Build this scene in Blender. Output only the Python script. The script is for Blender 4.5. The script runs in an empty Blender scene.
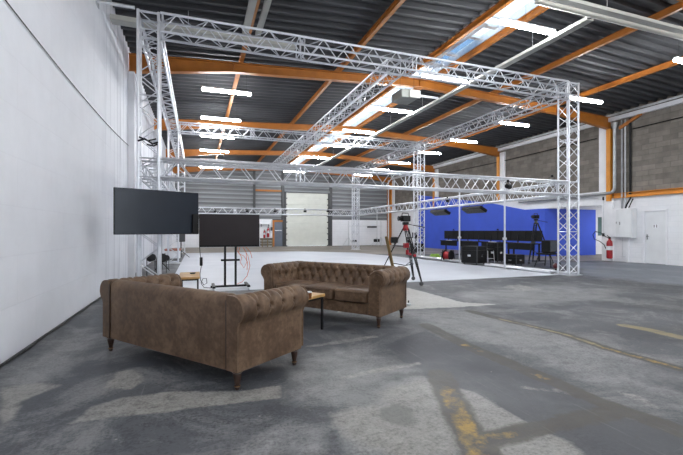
import bpy, bmesh, math, random
from mathutils import Vector, Matrix
random.seed(7)
C = bpy.context.scene.collection
PI = math.pi

# ------------------------------------------------------------------ survey: where the tripod of the photographer stood
F, CX, CY, EYE = 401.0, 341.5, 231.0, 1.25
YAW = math.atan(144 / F)
cY, sY = math.cos(YAW), math.sin(YAW)
def ray(x, y):
    a = (x - CX) / F
    return Vector((a * cY + sY, -a * sY + cY, (CY - y) / F))
def fl(x, y, z=0.0):
    r = ray(x, y); t = (z - EYE) / r.z
    return Vector((r.x * t, r.y * t, z))
def onX(x, y, X):
    r = ray(x, y); t = X / r.x
    return Vector((X, r.y * t, r.z * t + EYE))
def onY(x, y, Y):
    r = ray(x, y); t = Y / r.y
    return Vector((r.x * t, Y, r.z * t + EYE))

# ------------------------------------------------------------------ materials
def new_mat(name):
    m = bpy.data.materials.new(name); m.use_nodes = True
    nt = m.node_tree; nt.nodes.clear()
    out = nt.nodes.new('ShaderNodeOutputMaterial')
    return m, nt, out
def N(nt, t, **kw):
    n = nt.nodes.new(t)
    for k, v in kw.items():
        if k in n.inputs: n.inputs[k].default_value = v
        else: setattr(n, k, v)
    return n
def L(nt, a, b): nt.links.new(a, b)
def col(c): return (c[0], c[1], c[2], 1)
def ramp(nt, fac, stops):
    r = nt.nodes.new('ShaderNodeValToRGB')
    e = r.color_ramp.elements
    while len(e) < len(stops): e.new(0.5)
    for i, (p, c) in enumerate(stops):
        e[i].position = p; e[i].color = col(c) if not isinstance(c, (int, float)) else (c, c, c, 1)
    L(nt, fac, r.inputs['Fac'])
    return r.outputs['Color']
def simple(name, c, rough=.5, metal=0, var=.12, scale=6, bump=0, bscale=60, spec=.5, stretch=(1, 1, 1)):
    m, nt, out = new_mat(name)
    b = N(nt, 'ShaderNodeBsdfPrincipled', Roughness=rough, Metallic=metal)
    b.inputs['Specular IOR Level'].default_value = spec
    tc = N(nt, 'ShaderNodeTexCoord')
    mp = N(nt, 'ShaderNodeMapping'); mp.inputs['Scale'].default_value = stretch
    L(nt, tc.outputs['Object'], mp.inputs['Vector'])
    no = N(nt, 'ShaderNodeTexNoise', Scale=scale, Detail=4.0)
    L(nt, mp.outputs['Vector'], no.inputs['Vector'])
    lo = [max(0, v * (1 - var)) for v in c]; hi = [min(1, v * (1 + var)) for v in c]
    L(nt, ramp(nt, no.outputs['Fac'], [(.3, lo), (.7, hi)]), b.inputs['Base Color'])
    if bump:
        n2 = N(nt, 'ShaderNodeTexNoise', Scale=bscale, Detail=3.0)
        L(nt, mp.outputs['Vector'], n2.inputs['Vector'])
        bp = N(nt, 'ShaderNodeBump', Strength=bump, Distance=.01)
        L(nt, n2.outputs['Fac'], bp.inputs['Height']); L(nt, bp.outputs['Normal'], b.inputs['Normal'])
    L(nt, b.outputs['BSDF'], out.inputs['Surface'])
    return m
def emis(name, c, s):
    m, nt, out = new_mat(name)
    e = N(nt, 'ShaderNodeEmission', Strength=s); e.inputs['Color'].default_value = col(c)
    L(nt, e.outputs['Emission'], out.inputs['Surface'])
    return m

M = {}
M['alu'] = simple('aluminium', (.66, .68, .72), .34, .6, .05, 9)
M['alu_dull'] = simple('galvanised_steel', (.62, .64, .66), .4, .7, .12, 7)
M['orange'] = simple('orange_paint', (.40, .135, .014), .5, 0, .14, 3)
M['orange_rail'] = simple('bright_orange_paint', (.62, .235, .014), .5, 0, .1, 3)
M['heater'] = simple('grey_green_enamel', (.24, .25, .23), .5, 0, .1, 3)
M['duct'] = simple('spiral_duct_steel', (.36, .375, .39), .42, .55, .15, 5)
M['white_paint'] = simple('white_paint', (.80, .81, .84), .6, 0, .05, 2.5)
M['cream'] = simple('cream_paint', (.46, .46, .42), .5, 0, .06, 3)
M['grey_box'] = simple('light_grey_enamel', (.73, .75, .77), .45, 0, .04, 3)
M['black'] = simple('black_plastic', (.006, .006, .0065), .5, 0, .3, 9, 0, 60, .25)
M['black_metal'] = simple('black_metal', (.009, .009, .010), .45, .1, .3, 9, 0, 60, .3)
M['dark_grey'] = simple('dark_grey_plastic', (.05, .052, .055), .5, 0, .2, 9)
M['screen'] = simple('dark_screen_glass', (.017, .023, .034), .22, 0, .1, 2, 0, 60, .3)
M['screen2'] = simple('brown_black_screen_glass', (.024, .019, .0205), .3, 0, .1, 2, 0, 60, .25)
M['red'] = simple('red_enamel', (.36, .012, .02), .35, 0, .1, 6)
M['rubber'] = simple('rubber', (.02, .02, .02), .7, 0, .2, 12)
M['orange_cable'] = simple('orange_rubber', (.75, .17, .06), .5, 0, .1, 12)
M['chrome'] = simple('chrome', (.8, .8, .8), .2, 1, .05, 6)
M['blue'] = simple('chroma_blue_paint', (.046, .105, .62), .7, 0, .06, 1.2)
M['wood_old'] = simple('raw_timber', (.20, .14, .06), .6, 0, .3, 3, .2, 40, .4, (1, 1, .12))
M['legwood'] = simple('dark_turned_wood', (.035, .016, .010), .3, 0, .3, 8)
M['brass'] = simple('brass', (.22, .13, .06), .4, .8, .1, 8)
M['green'] = simple('green_plastic', (.25, .42, .06), .5, 0, .2, 8)
M['door_blue'] = simple('blue_grey_paint', (.13, .155, .20), .5, 0, .1, 2)
M['crate'] = simple('grey_timber_crate', (.16, .15, .125), .7, 0, .25, 5)
M['amber'] = simple('amber_glass', (.16, .06, .02), .12, 0, .1, 4)
M['tan'] = simple('tan_timber', (.50, .29, .10), .45, 0, .25, 3, .1, 60, .4, (1, 6, 1))
M['lamp'] = emis('lit_diffuser', (.96, .98, 1.0), 44)
M['lamp_soft'] = emis('lit_panel', (1.0, .98, .95), 14)
M['lens'] = simple('lens_glass', (.01, .01, .02), .08, 0, .1, 4)
M['dark_void'] = simple('dark_lining', (.05, .05, .055), .8, 0, .1, 4)

def mat_leather():
    m, nt, out = new_mat('distressed_brown_leather')
    b = N(nt, 'ShaderNodeBsdfPrincipled', Roughness=.5)
    b.inputs['Specular IOR Level'].default_value = .4
    tc = N(nt, 'ShaderNodeTexCoord')
    n1 = N(nt, 'ShaderNodeTexNoise', Scale=4.6, Detail=7.0, Roughness=.66)
    L(nt, tc.outputs['Object'], n1.inputs['Vector'])
    n2 = N(nt, 'ShaderNodeTexNoise', Scale=22.0, Detail=4.0, Roughness=.6)
    L(nt, tc.outputs['Object'], n2.inputs['Vector'])
    mx = N(nt, 'ShaderNodeMath', operation='MULTIPLY_ADD'); mx.inputs[1].default_value = .45
    L(nt, n2.outputs['Fac'], mx.inputs[0]); L(nt, n1.outputs['Fac'], mx.inputs[2])
    c = ramp(nt, mx.outputs[0], [(.48, (.054, .0285, .0148)), (.70, (.106, .0625, .0355)), (.90, (.182, .115, .070))])
    L(nt, c, b.inputs['Base Color'])
    L(nt, ramp(nt, n1.outputs['Fac'], [(.3, .45), (.7, .62)]), b.inputs['Roughness'])
    v = N(nt, 'ShaderNodeTexVoronoi', Scale=150.0)
    L(nt, tc.outputs['Object'], v.inputs['Vector'])
    bp = N(nt, 'ShaderNodeBump', Strength=.14, Distance=.004)
    L(nt, v.outputs['Distance'], bp.inputs['Height']); L(nt, bp.outputs['Normal'], b.inputs['Normal'])
    L(nt, b.outputs['BSDF'], out.inputs['Surface'])
    return m
M['leather'] = mat_leather()

def mat_blocks(name, axis, c1, c2, cm, bw, bh, ms, bump, mottled=.5, rough=.8, streak=False):
    m, nt, out = new_mat(name)
    b = N(nt, 'ShaderNodeBsdfPrincipled', Roughness=rough)
    b.inputs['Specular IOR Level'].default_value = .25
    tc = N(nt, 'ShaderNodeTexCoord')
    sp = N(nt, 'ShaderNodeSeparateXYZ'); L(nt, tc.outputs['Object'], sp.inputs[0])
    cb = N(nt, 'ShaderNodeCombineXYZ')
    L(nt, sp.outputs['Y' if axis == 'x' else 'X'], cb.inputs[0]); L(nt, sp.outputs['Z'], cb.inputs[1])
    br = N(nt, 'ShaderNodeTexBrick')
    for k, v in (('Scale', 1.0), ('Brick Width', bw), ('Row Height', bh), ('Mortar Size', ms), ('Mortar Smooth', .4), ('Bias', 0.0)):
        br.inputs[k].default_value = v
    br.inputs['Color1'].default_value = col(c1); br.inputs['Color2'].default_value = col(c2); br.inputs['Mortar'].default_value = col(cm)
    L(nt, cb.outputs[0], br.inputs['Vector'])
    no = N(nt, 'ShaderNodeTexNoise', Scale=2.6, Detail=7.0, Roughness=.65)
    L(nt, tc.outputs['Object'], no.inputs['Vector'])
    mr = N(nt, 'ShaderNodeMix', data_type='RGBA', blend_type='MULTIPLY'); mr.inputs['Factor'].default_value = mottled
    L(nt, br.outputs['Color'], mr.inputs['A'])
    L(nt, ramp(nt, no.outputs['Fac'], [(.3, .45), (.7, 1.0)]), mr.inputs['B'])
    last = mr.outputs['Result']
    if streak:
        mp = N(nt, 'ShaderNodeMapping'); mp.inputs['Scale'].default_value = (1, 3.2, .14)
        L(nt, tc.outputs['Object'], mp.inputs['Vector'])
        n2 = N(nt, 'ShaderNodeTexNoise', Scale=1.6, Detail=5.0, Distortion=.6); L(nt, mp.outputs['Vector'], n2.inputs['Vector'])
        mk = N(nt, 'ShaderNodeMapRange'); mk.inputs['From Min'].default_value = 7.6; mk.inputs['From Max'].default_value = 10.5
        L(nt, sp.outputs['Y'], mk.inputs['Value'])
        mu = N(nt, 'ShaderNodeMath', operation='MULTIPLY'); mu.use_clamp = True
        L(nt, mk.outputs['Result'], mu.inputs[0])
        L(nt, ramp(nt, n2.outputs['Fac'], [(.52, 0.0), (.60, .5), (.70, .85)]), mu.inputs[1])
        m2 = N(nt, 'ShaderNodeMix', data_type='RGBA'); L(nt, mu.outputs[0], m2.inputs['Factor'])
        L(nt, last, m2.inputs['A']); m2.inputs['B'].default_value = (.58, .60, .65, 1)
        # a few scuffs
        last = m2.outputs['Result']
    L(nt, last, b.inputs['Base Color'])
    bp = N(nt, 'ShaderNodeBump', Strength=bump, Distance=.01)
    ad = N(nt, 'ShaderNodeMath', operation='MULTIPLY_ADD'); ad.inputs[1].default_value = .35
    iv = N(nt, 'ShaderNodeMath', operation='SUBTRACT'); iv.inputs[0].default_value = 1.0
    L(nt, br.outputs['Fac'], iv.inputs[1])
    n3 = N(nt, 'ShaderNodeTexNoise', Scale=14.0, Detail=3.0); L(nt, tc.outputs['Object'], n3.inputs['Vector'])
    L(nt, n3.outputs['Fac'], ad.inputs[0]); L(nt, iv.outputs[0], ad.inputs[2])
    L(nt, ad.outputs[0], bp.inputs['Height']); L(nt, bp.outputs['Normal'], b.inputs['Normal'])
    L(nt, b.outputs['BSDF'], out.inputs['Surface'])
    return m
M['wall_white'] = mat_blocks('painted_white_blockwork', 'x', (.87, .89, .94), (.855, .88, .93), (.84, .86, .91), 1.0, .5, .008, .25, .10, .6, True)
M['wall_white_plain'] = mat_blocks('painted_white_wall', 'x', (.82, .83, .86), (.80, .815, .85), (.76, .78, .81), .5, .2, .01, .25, .12, .6)
M['wall_white_y'] = mat_blocks('painted_white_wall_far', 'y', (.82, .83, .86), (.80, .815, .85), (.74, .76, .80), .5, .2, .01, .25, .12, .6)
M['block_grey'] = mat_blocks('bare_concrete_blocks', 'x', (.27, .245, .215), (.185, .168, .148), (.18, .168, .152), .50, .20, .012, .5, .55, .85)

def mat_siding():
    m, nt, out = new_mat('grey_metal_siding')
    b = N(nt, 'ShaderNodeBsdfPrincipled', Roughness=.5, Metallic=.1)
    tc = N(nt, 'ShaderNodeTexCoord'); sp = N(nt, 'ShaderNodeSeparateXYZ'); L(nt, tc.outputs['Object'], sp.inputs[0])
    mu = N(nt, 'ShaderNodeMath', operation='MULTIPLY'); mu.inputs[1].default_value = 2 * PI / .34; L(nt, sp.outputs['Z'], mu.inputs[0])
    si = N(nt, 'ShaderNodeMath', operation='SINE'); L(nt, mu.outputs[0], si.inputs[0])
    c = ramp(nt, si.outputs[0], [(.0, (.16, .168, .178)), (.82, (.21, .22, .232)), (.97, (.30, .312, .325))])
    L(nt, c, b.inputs['Base Color'])
    bp = N(nt, 'ShaderNodeBump', Strength=.6, Distance=.03); L(nt, si.outputs[0], bp.inputs['Height']); L(nt, bp.outputs['Normal'], b.inputs['Normal'])
    L(nt, b.outputs['BSDF'], out.inputs['Surface'])
    return m
M['siding'] = mat_siding()
M['deck'] = simple('dark_grey_steel_deck', (.046, .048, .053), .68, .0, .2, 1.3, 0, 60, .5, (1, 4, 1))

COATS = [  # name, colour a, colour b, roughness, noise scale, cover threshold, softness
    ('beige', (.20, .175, .145), (.29, .255, .215), .6, 1.5, .55, .5, .95),
    ('blue_sheen', (.14, .16, .19), (.22, .24, .27), .42, 1.2, .75, .6, .9),
    ('grey', (.13, .134, .14), (.31, .31, .308), .62, 1.5, .86, .75, .95),
    ('asphalt', (.034, .038, .047), (.066, .070, .080), .5, 1.6, .80, .45, .85),
    ('pale', (.14, .137, .13), (.36, .35, .325), .65, 2.2, .82, .55, .95),
    ('stain', (.10, .10, .098), (.15, .148, .14), .6, 2.2, .70, .5, .8),
    ('warm', (.36, .355, .33), (.50, .495, .465), .6, 5.0, .55, .25, 1),
    ('scuff', (.24, .235, .22), (.42, .40, .37), .6, 4.0, 1.15, .6, .85),
    ('tape', (.034, .033, .030), (.078, .066, .048), .55, 3.0, .60, .5, .88),
    ('yellow_f', (.24, .20, .10), (.36, .285, .13), .5, 5.0, .95, .5, .8),
    ('yellow', (.20, .13, .032), (.44, .275, .045), .5, 4.5, 1.32, .5, .95)]
def mat_floor():
    m, nt, out = new_mat('worn_dark_concrete')
    b = N(nt, 'ShaderNodeBsdfPrincipled'); b.inputs['Specular IOR Level'].default_value = .5
    tc = N(nt, 'ShaderNodeTexCoord')
    def noise(scale, detail, rough, dist=0, vec=None):
        n = N(nt, 'ShaderNodeTexNoise', Scale=scale, Detail=detail, Roughness=rough, Distortion=dist)
        L(nt, vec or tc.outputs['Object'], n.inputs['Vector']); return n.outputs['Fac']
    def math(op, a, b_=None, c_=None, clamp=False):
        n = N(nt, 'ShaderNodeMath', operation=op); n.use_clamp = clamp
        for k, v in enumerate((a, b_, c_)):
            if v is None: continue
            if isinstance(v, (int, float)): n.inputs[k].default_value = v
            else: L(nt, v, n.inputs[k])
        return n.outputs[0]
    def mix(f, a, b_):
        n = N(nt, 'ShaderNodeMix', data_type='RGBA')
        L(nt, f, n.inputs['Factor'])
        for k, v in (('A', a), ('B', b_)):
            if isinstance(v, tuple): n.inputs[k].default_value = col(v)
            else: L(nt, v, n.inputs[k])
        return n.outputs['Result']
    big, mid_, fine, grain = noise(.55, 9.0, .62, .35), noise(3.0, 12.0, .78), noise(9.0, 10.0, .8), noise(45.0, 4.0, .7)
    patch = noise(1.1, 12.0, .74, .8)
    t = math('MULTIPLY_ADD', grain, .35, math('MULTIPLY_ADD', fine, .6, big))
    c = ramp(nt, t, [(.80, (.027, .031, .039)), (.95, (.060, .065, .075)), (1.0, (.085, .09, .10))])
    c = mix(ramp(nt, math('MULTIPLY_ADD', grain, .18, math('SUBTRACT', patch, .09)), [(.49, 0.0), (.62, .85)]), c, (.21, .212, .212))
    tone = ramp(nt, math('MULTIPLY_ADD', grain, .5, math('MULTIPLY_ADD', fine, .8, -.15)), [(.30, 0.0), (.72, 1.0)])
    rgh = ramp(nt, t, [(.8, .40), (1.0, .6)])
    for (nm, c1, c2, r, sc_, thr, soft, mx) in COATS:
        at = N(nt, 'ShaderNodeAttribute', attribute_name=nm)
        ns = math('MULTIPLY_ADD', math('MULTIPLY_ADD', noise(sc_, 8.0, .68, .3), .55, math('MULTIPLY', mid_ if sc_ < 3 else fine, .45)), 3.6, -1.3)
        a = math('MULTIPLY', math('DIVIDE', math('SUBTRACT', math('ADD', at.outputs['Fac'], ns), thr), soft, clamp=True), mx)
        a = math('MULTIPLY', a, math('MULTIPLY', at.outputs['Fac'], 6.0, clamp=True))
        c = mix(a, c, mix(tone, c1, c2))
    # pale specks, scratches
    v = N(nt, 'ShaderNodeTexVoronoi', Scale=3.4); L(nt, tc.outputs['Object'], v.inputs['Vector'])
    c = mix(ramp(nt, v.outputs['Distance'], [(.012, .8), (.035, 0.0)]), c, (.34, .33, .31))
    for rot in (.7, -.5):
        mp = N(nt, 'ShaderNodeMapping'); mp.inputs['Rotation'].default_value = (0, 0, rot); mp.inputs['Scale'].default_value = (18, .7, 1)
        L(nt, tc.outputs['Object'], mp.inputs['Vector'])
        c = mix(ramp(nt, noise(2.0, 3.0, .5, 0, mp.outputs['Vector']), [(.64, 0.0), (.74, .32)]), c, (.20, .20, .20))
    gm = N(nt, 'ShaderNodeMix', data_type='RGBA', blend_type='MULTIPLY'); gm.inputs['Factor'].default_value = 1
    L(nt, c, gm.inputs['A']); L(nt, ramp(nt, math('MULTIPLY_ADD', grain, .5, math('MULTIPLY', fine, .5)), [(.36, .52), (.5, .95), (.62, 1.0)]), gm.inputs['B'])
    c = gm.outputs['Result']
    L(nt, c, b.inputs['Base Color']); L(nt, rgh, b.inputs['Roughness'])
    bp = N(nt, 'ShaderNodeBump', Strength=.15, Distance=.006); L(nt, fine, bp.inputs['Height']); L(nt, bp.outputs['Normal'], b.inputs['Normal'])
    L(nt, b.outputs['BSDF'], out.inputs['Surface'])
    return m
M['floor'] = mat_floor()
def mat_vinyl():
    m, nt, out = new_mat('white_stage_flooring')
    b = N(nt, 'ShaderNodeBsdfPrincipled', Roughness=.5)
    tc = N(nt, 'ShaderNodeTexCoord')
    sp = N(nt, 'ShaderNodeSeparateXYZ'); L(nt, tc.outputs['Object'], sp.inputs[0])
    n1 = N(nt, 'ShaderNodeTexNoise', Scale=.8, Detail=6.0); L(nt, tc.outputs['Object'], n1.inputs['Vector'])
    w = N(nt, 'ShaderNodeMath', operation='PINGPONG'); w.inputs[1].default_value = .75; L(nt, sp.outputs['Y'], w.inputs[0])
    j = ramp(nt, w.outputs[0], [(.0, .82), (.02, 1.0)])
    mx = N(nt, 'ShaderNodeMix', data_type='RGBA', blend_type='MULTIPLY'); mx.inputs['Factor'].default_value = 1
    L(nt, ramp(nt, n1.outputs['Fac'], [(.3, (.50, .525, .58)), (.7, (.60, .62, .67))]), mx.inputs['A']); L(nt, j, mx.inputs['B'])
    L(nt, mx.outputs['Result'], b.inputs['Base Color'])
    L(nt, b.outputs['BSDF'], out.inputs['Surface'])
    return m
M['vinyl'] = mat_vinyl()
def mat_pane():
    m, nt, out = new_mat('skylight_polycarbonate')
    t = N(nt, 'ShaderNodeBsdfTranslucent'); t.inputs['Color'].default_value = (.64, .68, .72, 1)
    p = N(nt, 'ShaderNodeBsdfTransparent'); p.inputs['Color'].default_value = (.66, .70, .73, 1)
    g = N(nt, 'ShaderNodeBsdfGlossy', Roughness=.2)
    mx = N(nt, 'ShaderNodeMixShader', Fac=.75); L(nt, t.outputs[0], mx.inputs[1]); L(nt, p.outputs[0], mx.inputs[2])
    m2 = N(nt, 'ShaderNodeMixShader', Fac=.03); L(nt, mx.outputs[0], m2.inputs[1]); L(nt, g.outputs[0], m2.inputs[2])
    L(nt, m2.outputs[0], out.inputs['Surface'])
    return m
M['pane'] = mat_pane()
M['shaded_pane'] = mat_pane(); M['shaded_pane'].name = 'shadow_tinted_polycarbonate'
for n_ in M['shaded_pane'].node_tree.nodes:
    if n_.type in ('BSDF_TRANSPARENT', 'BSDF_TRANSLUCENT'): n_.inputs['Color'].default_value = (.42, .52, .62, 1)  # tint paints the bluish shadow seen on the skylight
M['teal'] = simple('teal_window_glass', (.10, .17, .17), .2, 0, .15, 1)

# ------------------------------------------------------------------ mesh building
class MB:
    def __init__(s): s.v = []; s.f = []; s.mi = []; s.cur = 0; s.edge = None
    def add(s, vs, fs):
        o = len(s.v); s.v += [tuple(v) for v in vs]
        for f in fs: s.f.append([o + i for i in f]); s.mi.append(s.cur)
    def box(s, x0, x1, y0, y1, z0, z1, mat=None):
        vs = [Vector((x, y, z)) for z in (z0, z1) for y in (y0, y1) for x in (x0, x1)]
        if mat is not None: vs = [mat @ v for v in vs]
        s.add(vs, [(0, 2, 3, 1), (4, 5, 7, 6), (0, 1, 5, 4), (2, 6, 7, 3), (0, 4, 6, 2), (1, 3, 7, 5)]); return s
    def tube(s, pts, r, n=8, caps=True):
        pts = [Vector(p) for p in pts]; rs = r if isinstance(r, (list, tuple)) else [r] * len(pts)
        vs = []; up = None
        for i, p in enumerate(pts):
            d = (pts[min(i + 1, len(pts) - 1)] - pts[max(i - 1, 0)]).normalized()
            if up is None:
                up = Vector((0, 0, 1)) if abs(d.z) < .9 else Vector((0, 1, 0))
            a = d.cross(up).normalized(); up = a.cross(d).normalized()
            for k in range(n):
                t = 2 * PI * k / n
                vs.append(p + a * (math.cos(t) * rs[i]) + up * (math.sin(t) * rs[i]))
        fs = []
        for i in range(len(pts) - 1):
            for k in range(n):
                k2 = (k + 1) % n
                fs.append((i * n + k, i * n + k2, (i + 1) * n + k2, (i + 1) * n + k))
        if caps:
            fs.append(tuple(range(n - 1, -1, -1))); fs.append(tuple((len(pts) - 1) * n + k for k in range(n)))
        s.add(vs, fs); return s
    def lathe(s, prof, o=(0, 0, 0), n=16, mat=None):
        o = Vector(o); vs = []
        for (r, z) in prof:
            for k in range(n):
                t = 2 * PI * k / n
                p = Vector((r * math.cos(t), r * math.sin(t), z))
                vs.append((mat @ p if mat is not None else p) + o)
        fs = []
        for i in range(len(prof) - 1):
            for k in range(n):
                k2 = (k + 1) % n
                fs.append((i * n + k, i * n + k2, (i + 1) * n + k2, (i + 1) * n + k))
        fs.append(tuple(range(n - 1, -1, -1))); fs.append(tuple((len(prof) - 1) * n + k for k in range(n)))
        s.add(vs, fs); return s
    def prism(s, poly, d):
        """poly: closed list of Vectors, extruded by vector d"""
        n = len(poly); d = Vector(d)
        vs = [Vector(p) for p in poly] + [Vector(p) + d for p in poly]
        fs = [tuple(range(n - 1, -1, -1)), tuple(range(n, 2 * n))] + [(i, (i + 1) % n, n + (i + 1) % n, n + i) for i in range(n)]
        s.add(vs, fs); return s
    def rbox(s, x0, x1, y0, y1, z0, z1, r, seg=3, mat=None):
        bm = bmesh.new(); bmesh.ops.create_cube(bm, size=1)
        for v in bm.verts:
            v.co = Vector((x0 + (v.co.x + .5) * (x1 - x0), y0 + (v.co.y + .5) * (y1 - y0), z0 + (v.co.z + .5) * (z1 - z0)))
        bmesh.ops.bevel(bm, geom=bm.edges[:], offset=r, segments=seg, profile=.5, affect='EDGES')
        bm.verts.index_update()
        s.add([(mat @ v.co) if mat is not None else v.co.copy() for v in bm.verts], [[v.index for v in f.verts] for f in bm.faces])
        bm.free(); return s
    def build(s, name, mats, parent=None, smooth=True, kind=None, label=None, recalc=True):
        me = bpy.data.meshes.new(name); me.from_pydata(s.v, [], s.f)
        if recalc:
            bm = bmesh.new(); bm.from_mesh(me); bmesh.ops.recalc_face_normals(bm, faces=bm.faces[:]); bm.to_mesh(me); bm.free()
        if not isinstance(mats, (list, tuple)): mats = [mats]
        for m in mats: me.materials.append(M[m] if isinstance(m, str) else m)
        for p, i in zip(me.polygons, s.mi): p.material_index = i
        if smooth:
            me.shade_smooth(); me.set_sharp_from_angle(angle=math.radians(38))
        if s.edge is not None:
            a = me.attributes.new('edge', 'FLOAT', 'POINT')
            for i, e in enumerate(s.edge): a.data[i].value = e
        o = bpy.data.objects.new(name, me); C.objects.link(o)
        if parent is not None: o.parent = parent
        if kind: o['kind'] = kind
        if label: o['label'] = label
        return o

def tag(o, label, cat, group=None):
    o['label'] = label; o['category'] = cat
    if group: o['group'] = group
    return o
def thing(name, label, cat, loc=(0, 0, 0), rz=0, group=None):
    o = bpy.data.objects.new(name, None); C.objects.link(o); o.empty_display_size = .1
    o.location = loc; o.rotation_euler = (0, 0, rz)
    return tag(o, label, cat, group)
KIDS = {}
def dup(root, loc, rz, label, group=None):
    def cp(o, par):
        c = o.copy(); C.objects.link(c); c.parent = par
        for ch in list(o.children): cp(ch, c)
        return c
    r = cp(root, None); r.location = loc; r.rotation_euler = (0, 0, rz); r['label'] = label
    if group: r['group'] = group
    return r
def struct(name, mb, mats, parent=None, smooth=False):
    return mb.build(name, mats, parent, smooth, kind=None if parent else 'structure')

# ================================================================== THE SHELL
XL, XR, YN, YF = -1.74, 16.3, -7.0, 32.3
RIDGE = 7.13
def zr(x):                         # top of the rafters
    return 5.97 + .0515 * (x - XL) if x < RIDGE else 5.97 + .0515 * (XR - x) * (RIDGE - XL) / (XR - RIDGE)
def zdeck(x): return zr(x) + .17

# ---- floor: a fine grid that carries how much of each worn coat or painted sheen lies at every point
import numpy as np
FLX1 = 24.0
gx = np.concatenate([np.arange(XL - .2, 9.0, .03), np.arange(9.0, FLX1 + .2, .15)])
gy = np.concatenate([np.arange(YN - .2, 1.4, .5), np.arange(1.4, 6.5, .03), np.arange(6.5, 12, .06), np.arange(12, YF + .5, .25)])
GX, GY = np.meshgrid(gx, gy); GX, GY = GX.ravel(), GY.ravel()
masks = {c_[0]: np.zeros(GX.shape, np.float32) for c_ in COATS}
def seg_dist(px, py, a, b_):
    vx, vy = b_[0] - a[0], b_[1] - a[1]
    t = np.clip(((px - a[0]) * vx + (py - a[1]) * vy) / max(1e-9, vx * vx + vy * vy), 0, 1)
    return np.hypot(px - a[0] - t * vx, py - a[1] - t * vy)
def coat(name, pix, inset=.35, world=None):
    """a patch of paint, wear, residue or painted sheen that thins out towards its rim"""
    P = [tuple(p) for p in world] if world else [tuple(fl(*p))[:2] for p in pix]
    xs, ys = [p[0] for p in P], [p[1] for p in P]
    size = math.sqrt((max(xs) - min(xs)) * (max(ys) - min(ys)))
    fe = max(.02, inset * .5 * size)
    sel = np.where((GX > min(xs) - fe) & (GX < max(xs) + fe) & (GY > min(ys) - fe) & (GY < max(ys) + fe))[0]
    px, py = GX[sel], GY[sel]
    d = np.full(px.shape, 1e9); ins = np.zeros(px.shape, bool)
    for a, b_ in zip(P, P[1:] + P[:1]):
        d = np.minimum(d, seg_dist(px, py, a, b_))
        cr = ((a[1] > py) != (b_[1] > py))
        with np.errstate(divide='ignore', invalid='ignore'):
            ins ^= cr & (px < (b_[0] - a[0]) * (py - a[1]) / (b_[1] - a[1] if b_[1] != a[1] else 1e-9) + a[0])
    sd = np.where(ins, d, -d)
    v_ = np.clip(.5 + sd / fe, 0, 1)
    masks[name][sel] = np.maximum(masks[name][sel], v_)
def band(name, pix, w, e=None):
    """a stripe along floor points, w metres wide"""
    P = [tuple(fl(*p))[:2] for p in pix]
    xs, ys = [p[0] for p in P], [p[1] for p in P]
    sel = np.where((GX > min(xs) - w) & (GX < max(xs) + w) & (GY > min(ys) - w) & (GY < max(ys) + w))[0]
    d = np.full(sel.shape, 1e9)
    for a, b_ in zip(P[:-1], P[1:]): d = np.minimum(d, seg_dist(GX[sel], GY[sel], a, b_))
    fe = max(.05, w * .35)
    v_ = np.clip(.5 + (w * .5 - d) / fe, 0, 1)
    masks[name][sel] = np.maximum(masks[name][sel], v_)
# broad tonal areas
coat('grey', [(400, 314), (455, 308), (540, 322), (640, 352), (683, 376), (683, 400), (600, 385), (540, 366), (470, 340), (420, 326)], .4)
coat('grey', [(330, 412), (380, 404), (366, 388), (415, 374), (440, 385), (470, 455), (350, 458)], .3)
coat('grey', [(300, 350), (372, 345), (420, 372), (372, 386), (330, 410), (270, 395)], .45)
coat('grey', [(500, 288), (560, 292), (600, 300), (560, 303), (480, 300)], .5)
coat('grey', [(240, 440), (290, 415), (325, 425), (330, 458), (220, 462)], .5)
coat('grey', [(0, 372), (60, 340), (95, 318), (95, 345), (60, 380), (0, 400)], .5)
coat('asphalt', [(385, 345), (425, 330), (476, 352), (560, 388), (610, 408), (560, 425), (528, 422), (505, 407), (476, 392), (446, 386), (425, 372)], .12)
coat('asphalt', [(560, 425), (612, 412), (683, 440), (683, 470), (585, 462), (545, 430)], .2)
coat('pale', [(70, 424), (90, 406), (120, 398), (165, 392), (200, 391), (196, 408), (140, 414.6)], .16)
coat('pale', [(190, 392), (240, 391), (281, 385), (283, 398), (196, 408)], .16)
coat('pale', [(106, 388), (116, 372), (134, 369), (146, 380), (130, 390)], .3)
coat('pale', [(0, 388), (35, 383), (64, 384.5), (50, 391), (22, 401), (14, 418), (0, 430)], .25)
coat('pale', [(329, 412), (382, 404), (376, 392), (425, 376), (440, 388), (465, 450), (420, 462), (345, 440)], .3)
coat('pale', [(458, 388), (476, 393), (503, 408), (530, 423), (479, 437), (466, 410)], .16)
coat('pale', [(545, 431), (562, 437), (590, 458), (540, 462), (478, 448), (486, 446)], .3)
coat('scuff', [(500, 286), (520, 284), (548, 290), (520, 292)], .5)
coat('stain', [(378, 410), (395, 404), (412, 408), (418, 424), (398, 424), (384, 420)], .5)
coat('scuff', [(304, 345.5), (340, 339.5), (378, 334.5), (379, 337.5), (340, 344), (304, 348)], .25)
coat('scuff', [(335, 377), (380, 367), (420, 361.5), (424, 365), (380, 373), (340, 380)], .25)
coat('scuff', [(500, 386), (560, 386), (586, 396), (590, 399), (555, 393)], .5)
coat('scuff', [(610, 389), (640, 395), (668, 410), (655, 410), (625, 397)], .5)
band('scuff', [(411, 375.6), (425, 379.5), (438, 383.5), (452, 388)], .03)
coat('beige', None, .08, [(XL + .1, 23.6), (16.2, 17.5), (16.2, 32.2), (XL + .1, 32.2)])
coat('beige', None, .12, [(15.0, 12.3), (23, 12.4), (23, 15.2), (12, 15.2)])
coat('blue_sheen', [(560, 262.5), (620, 262), (720, 268), (720, 288), (650, 283), (590, 276)], .25)  # bluish reflection on the far right floor, painted into the colour
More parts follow.
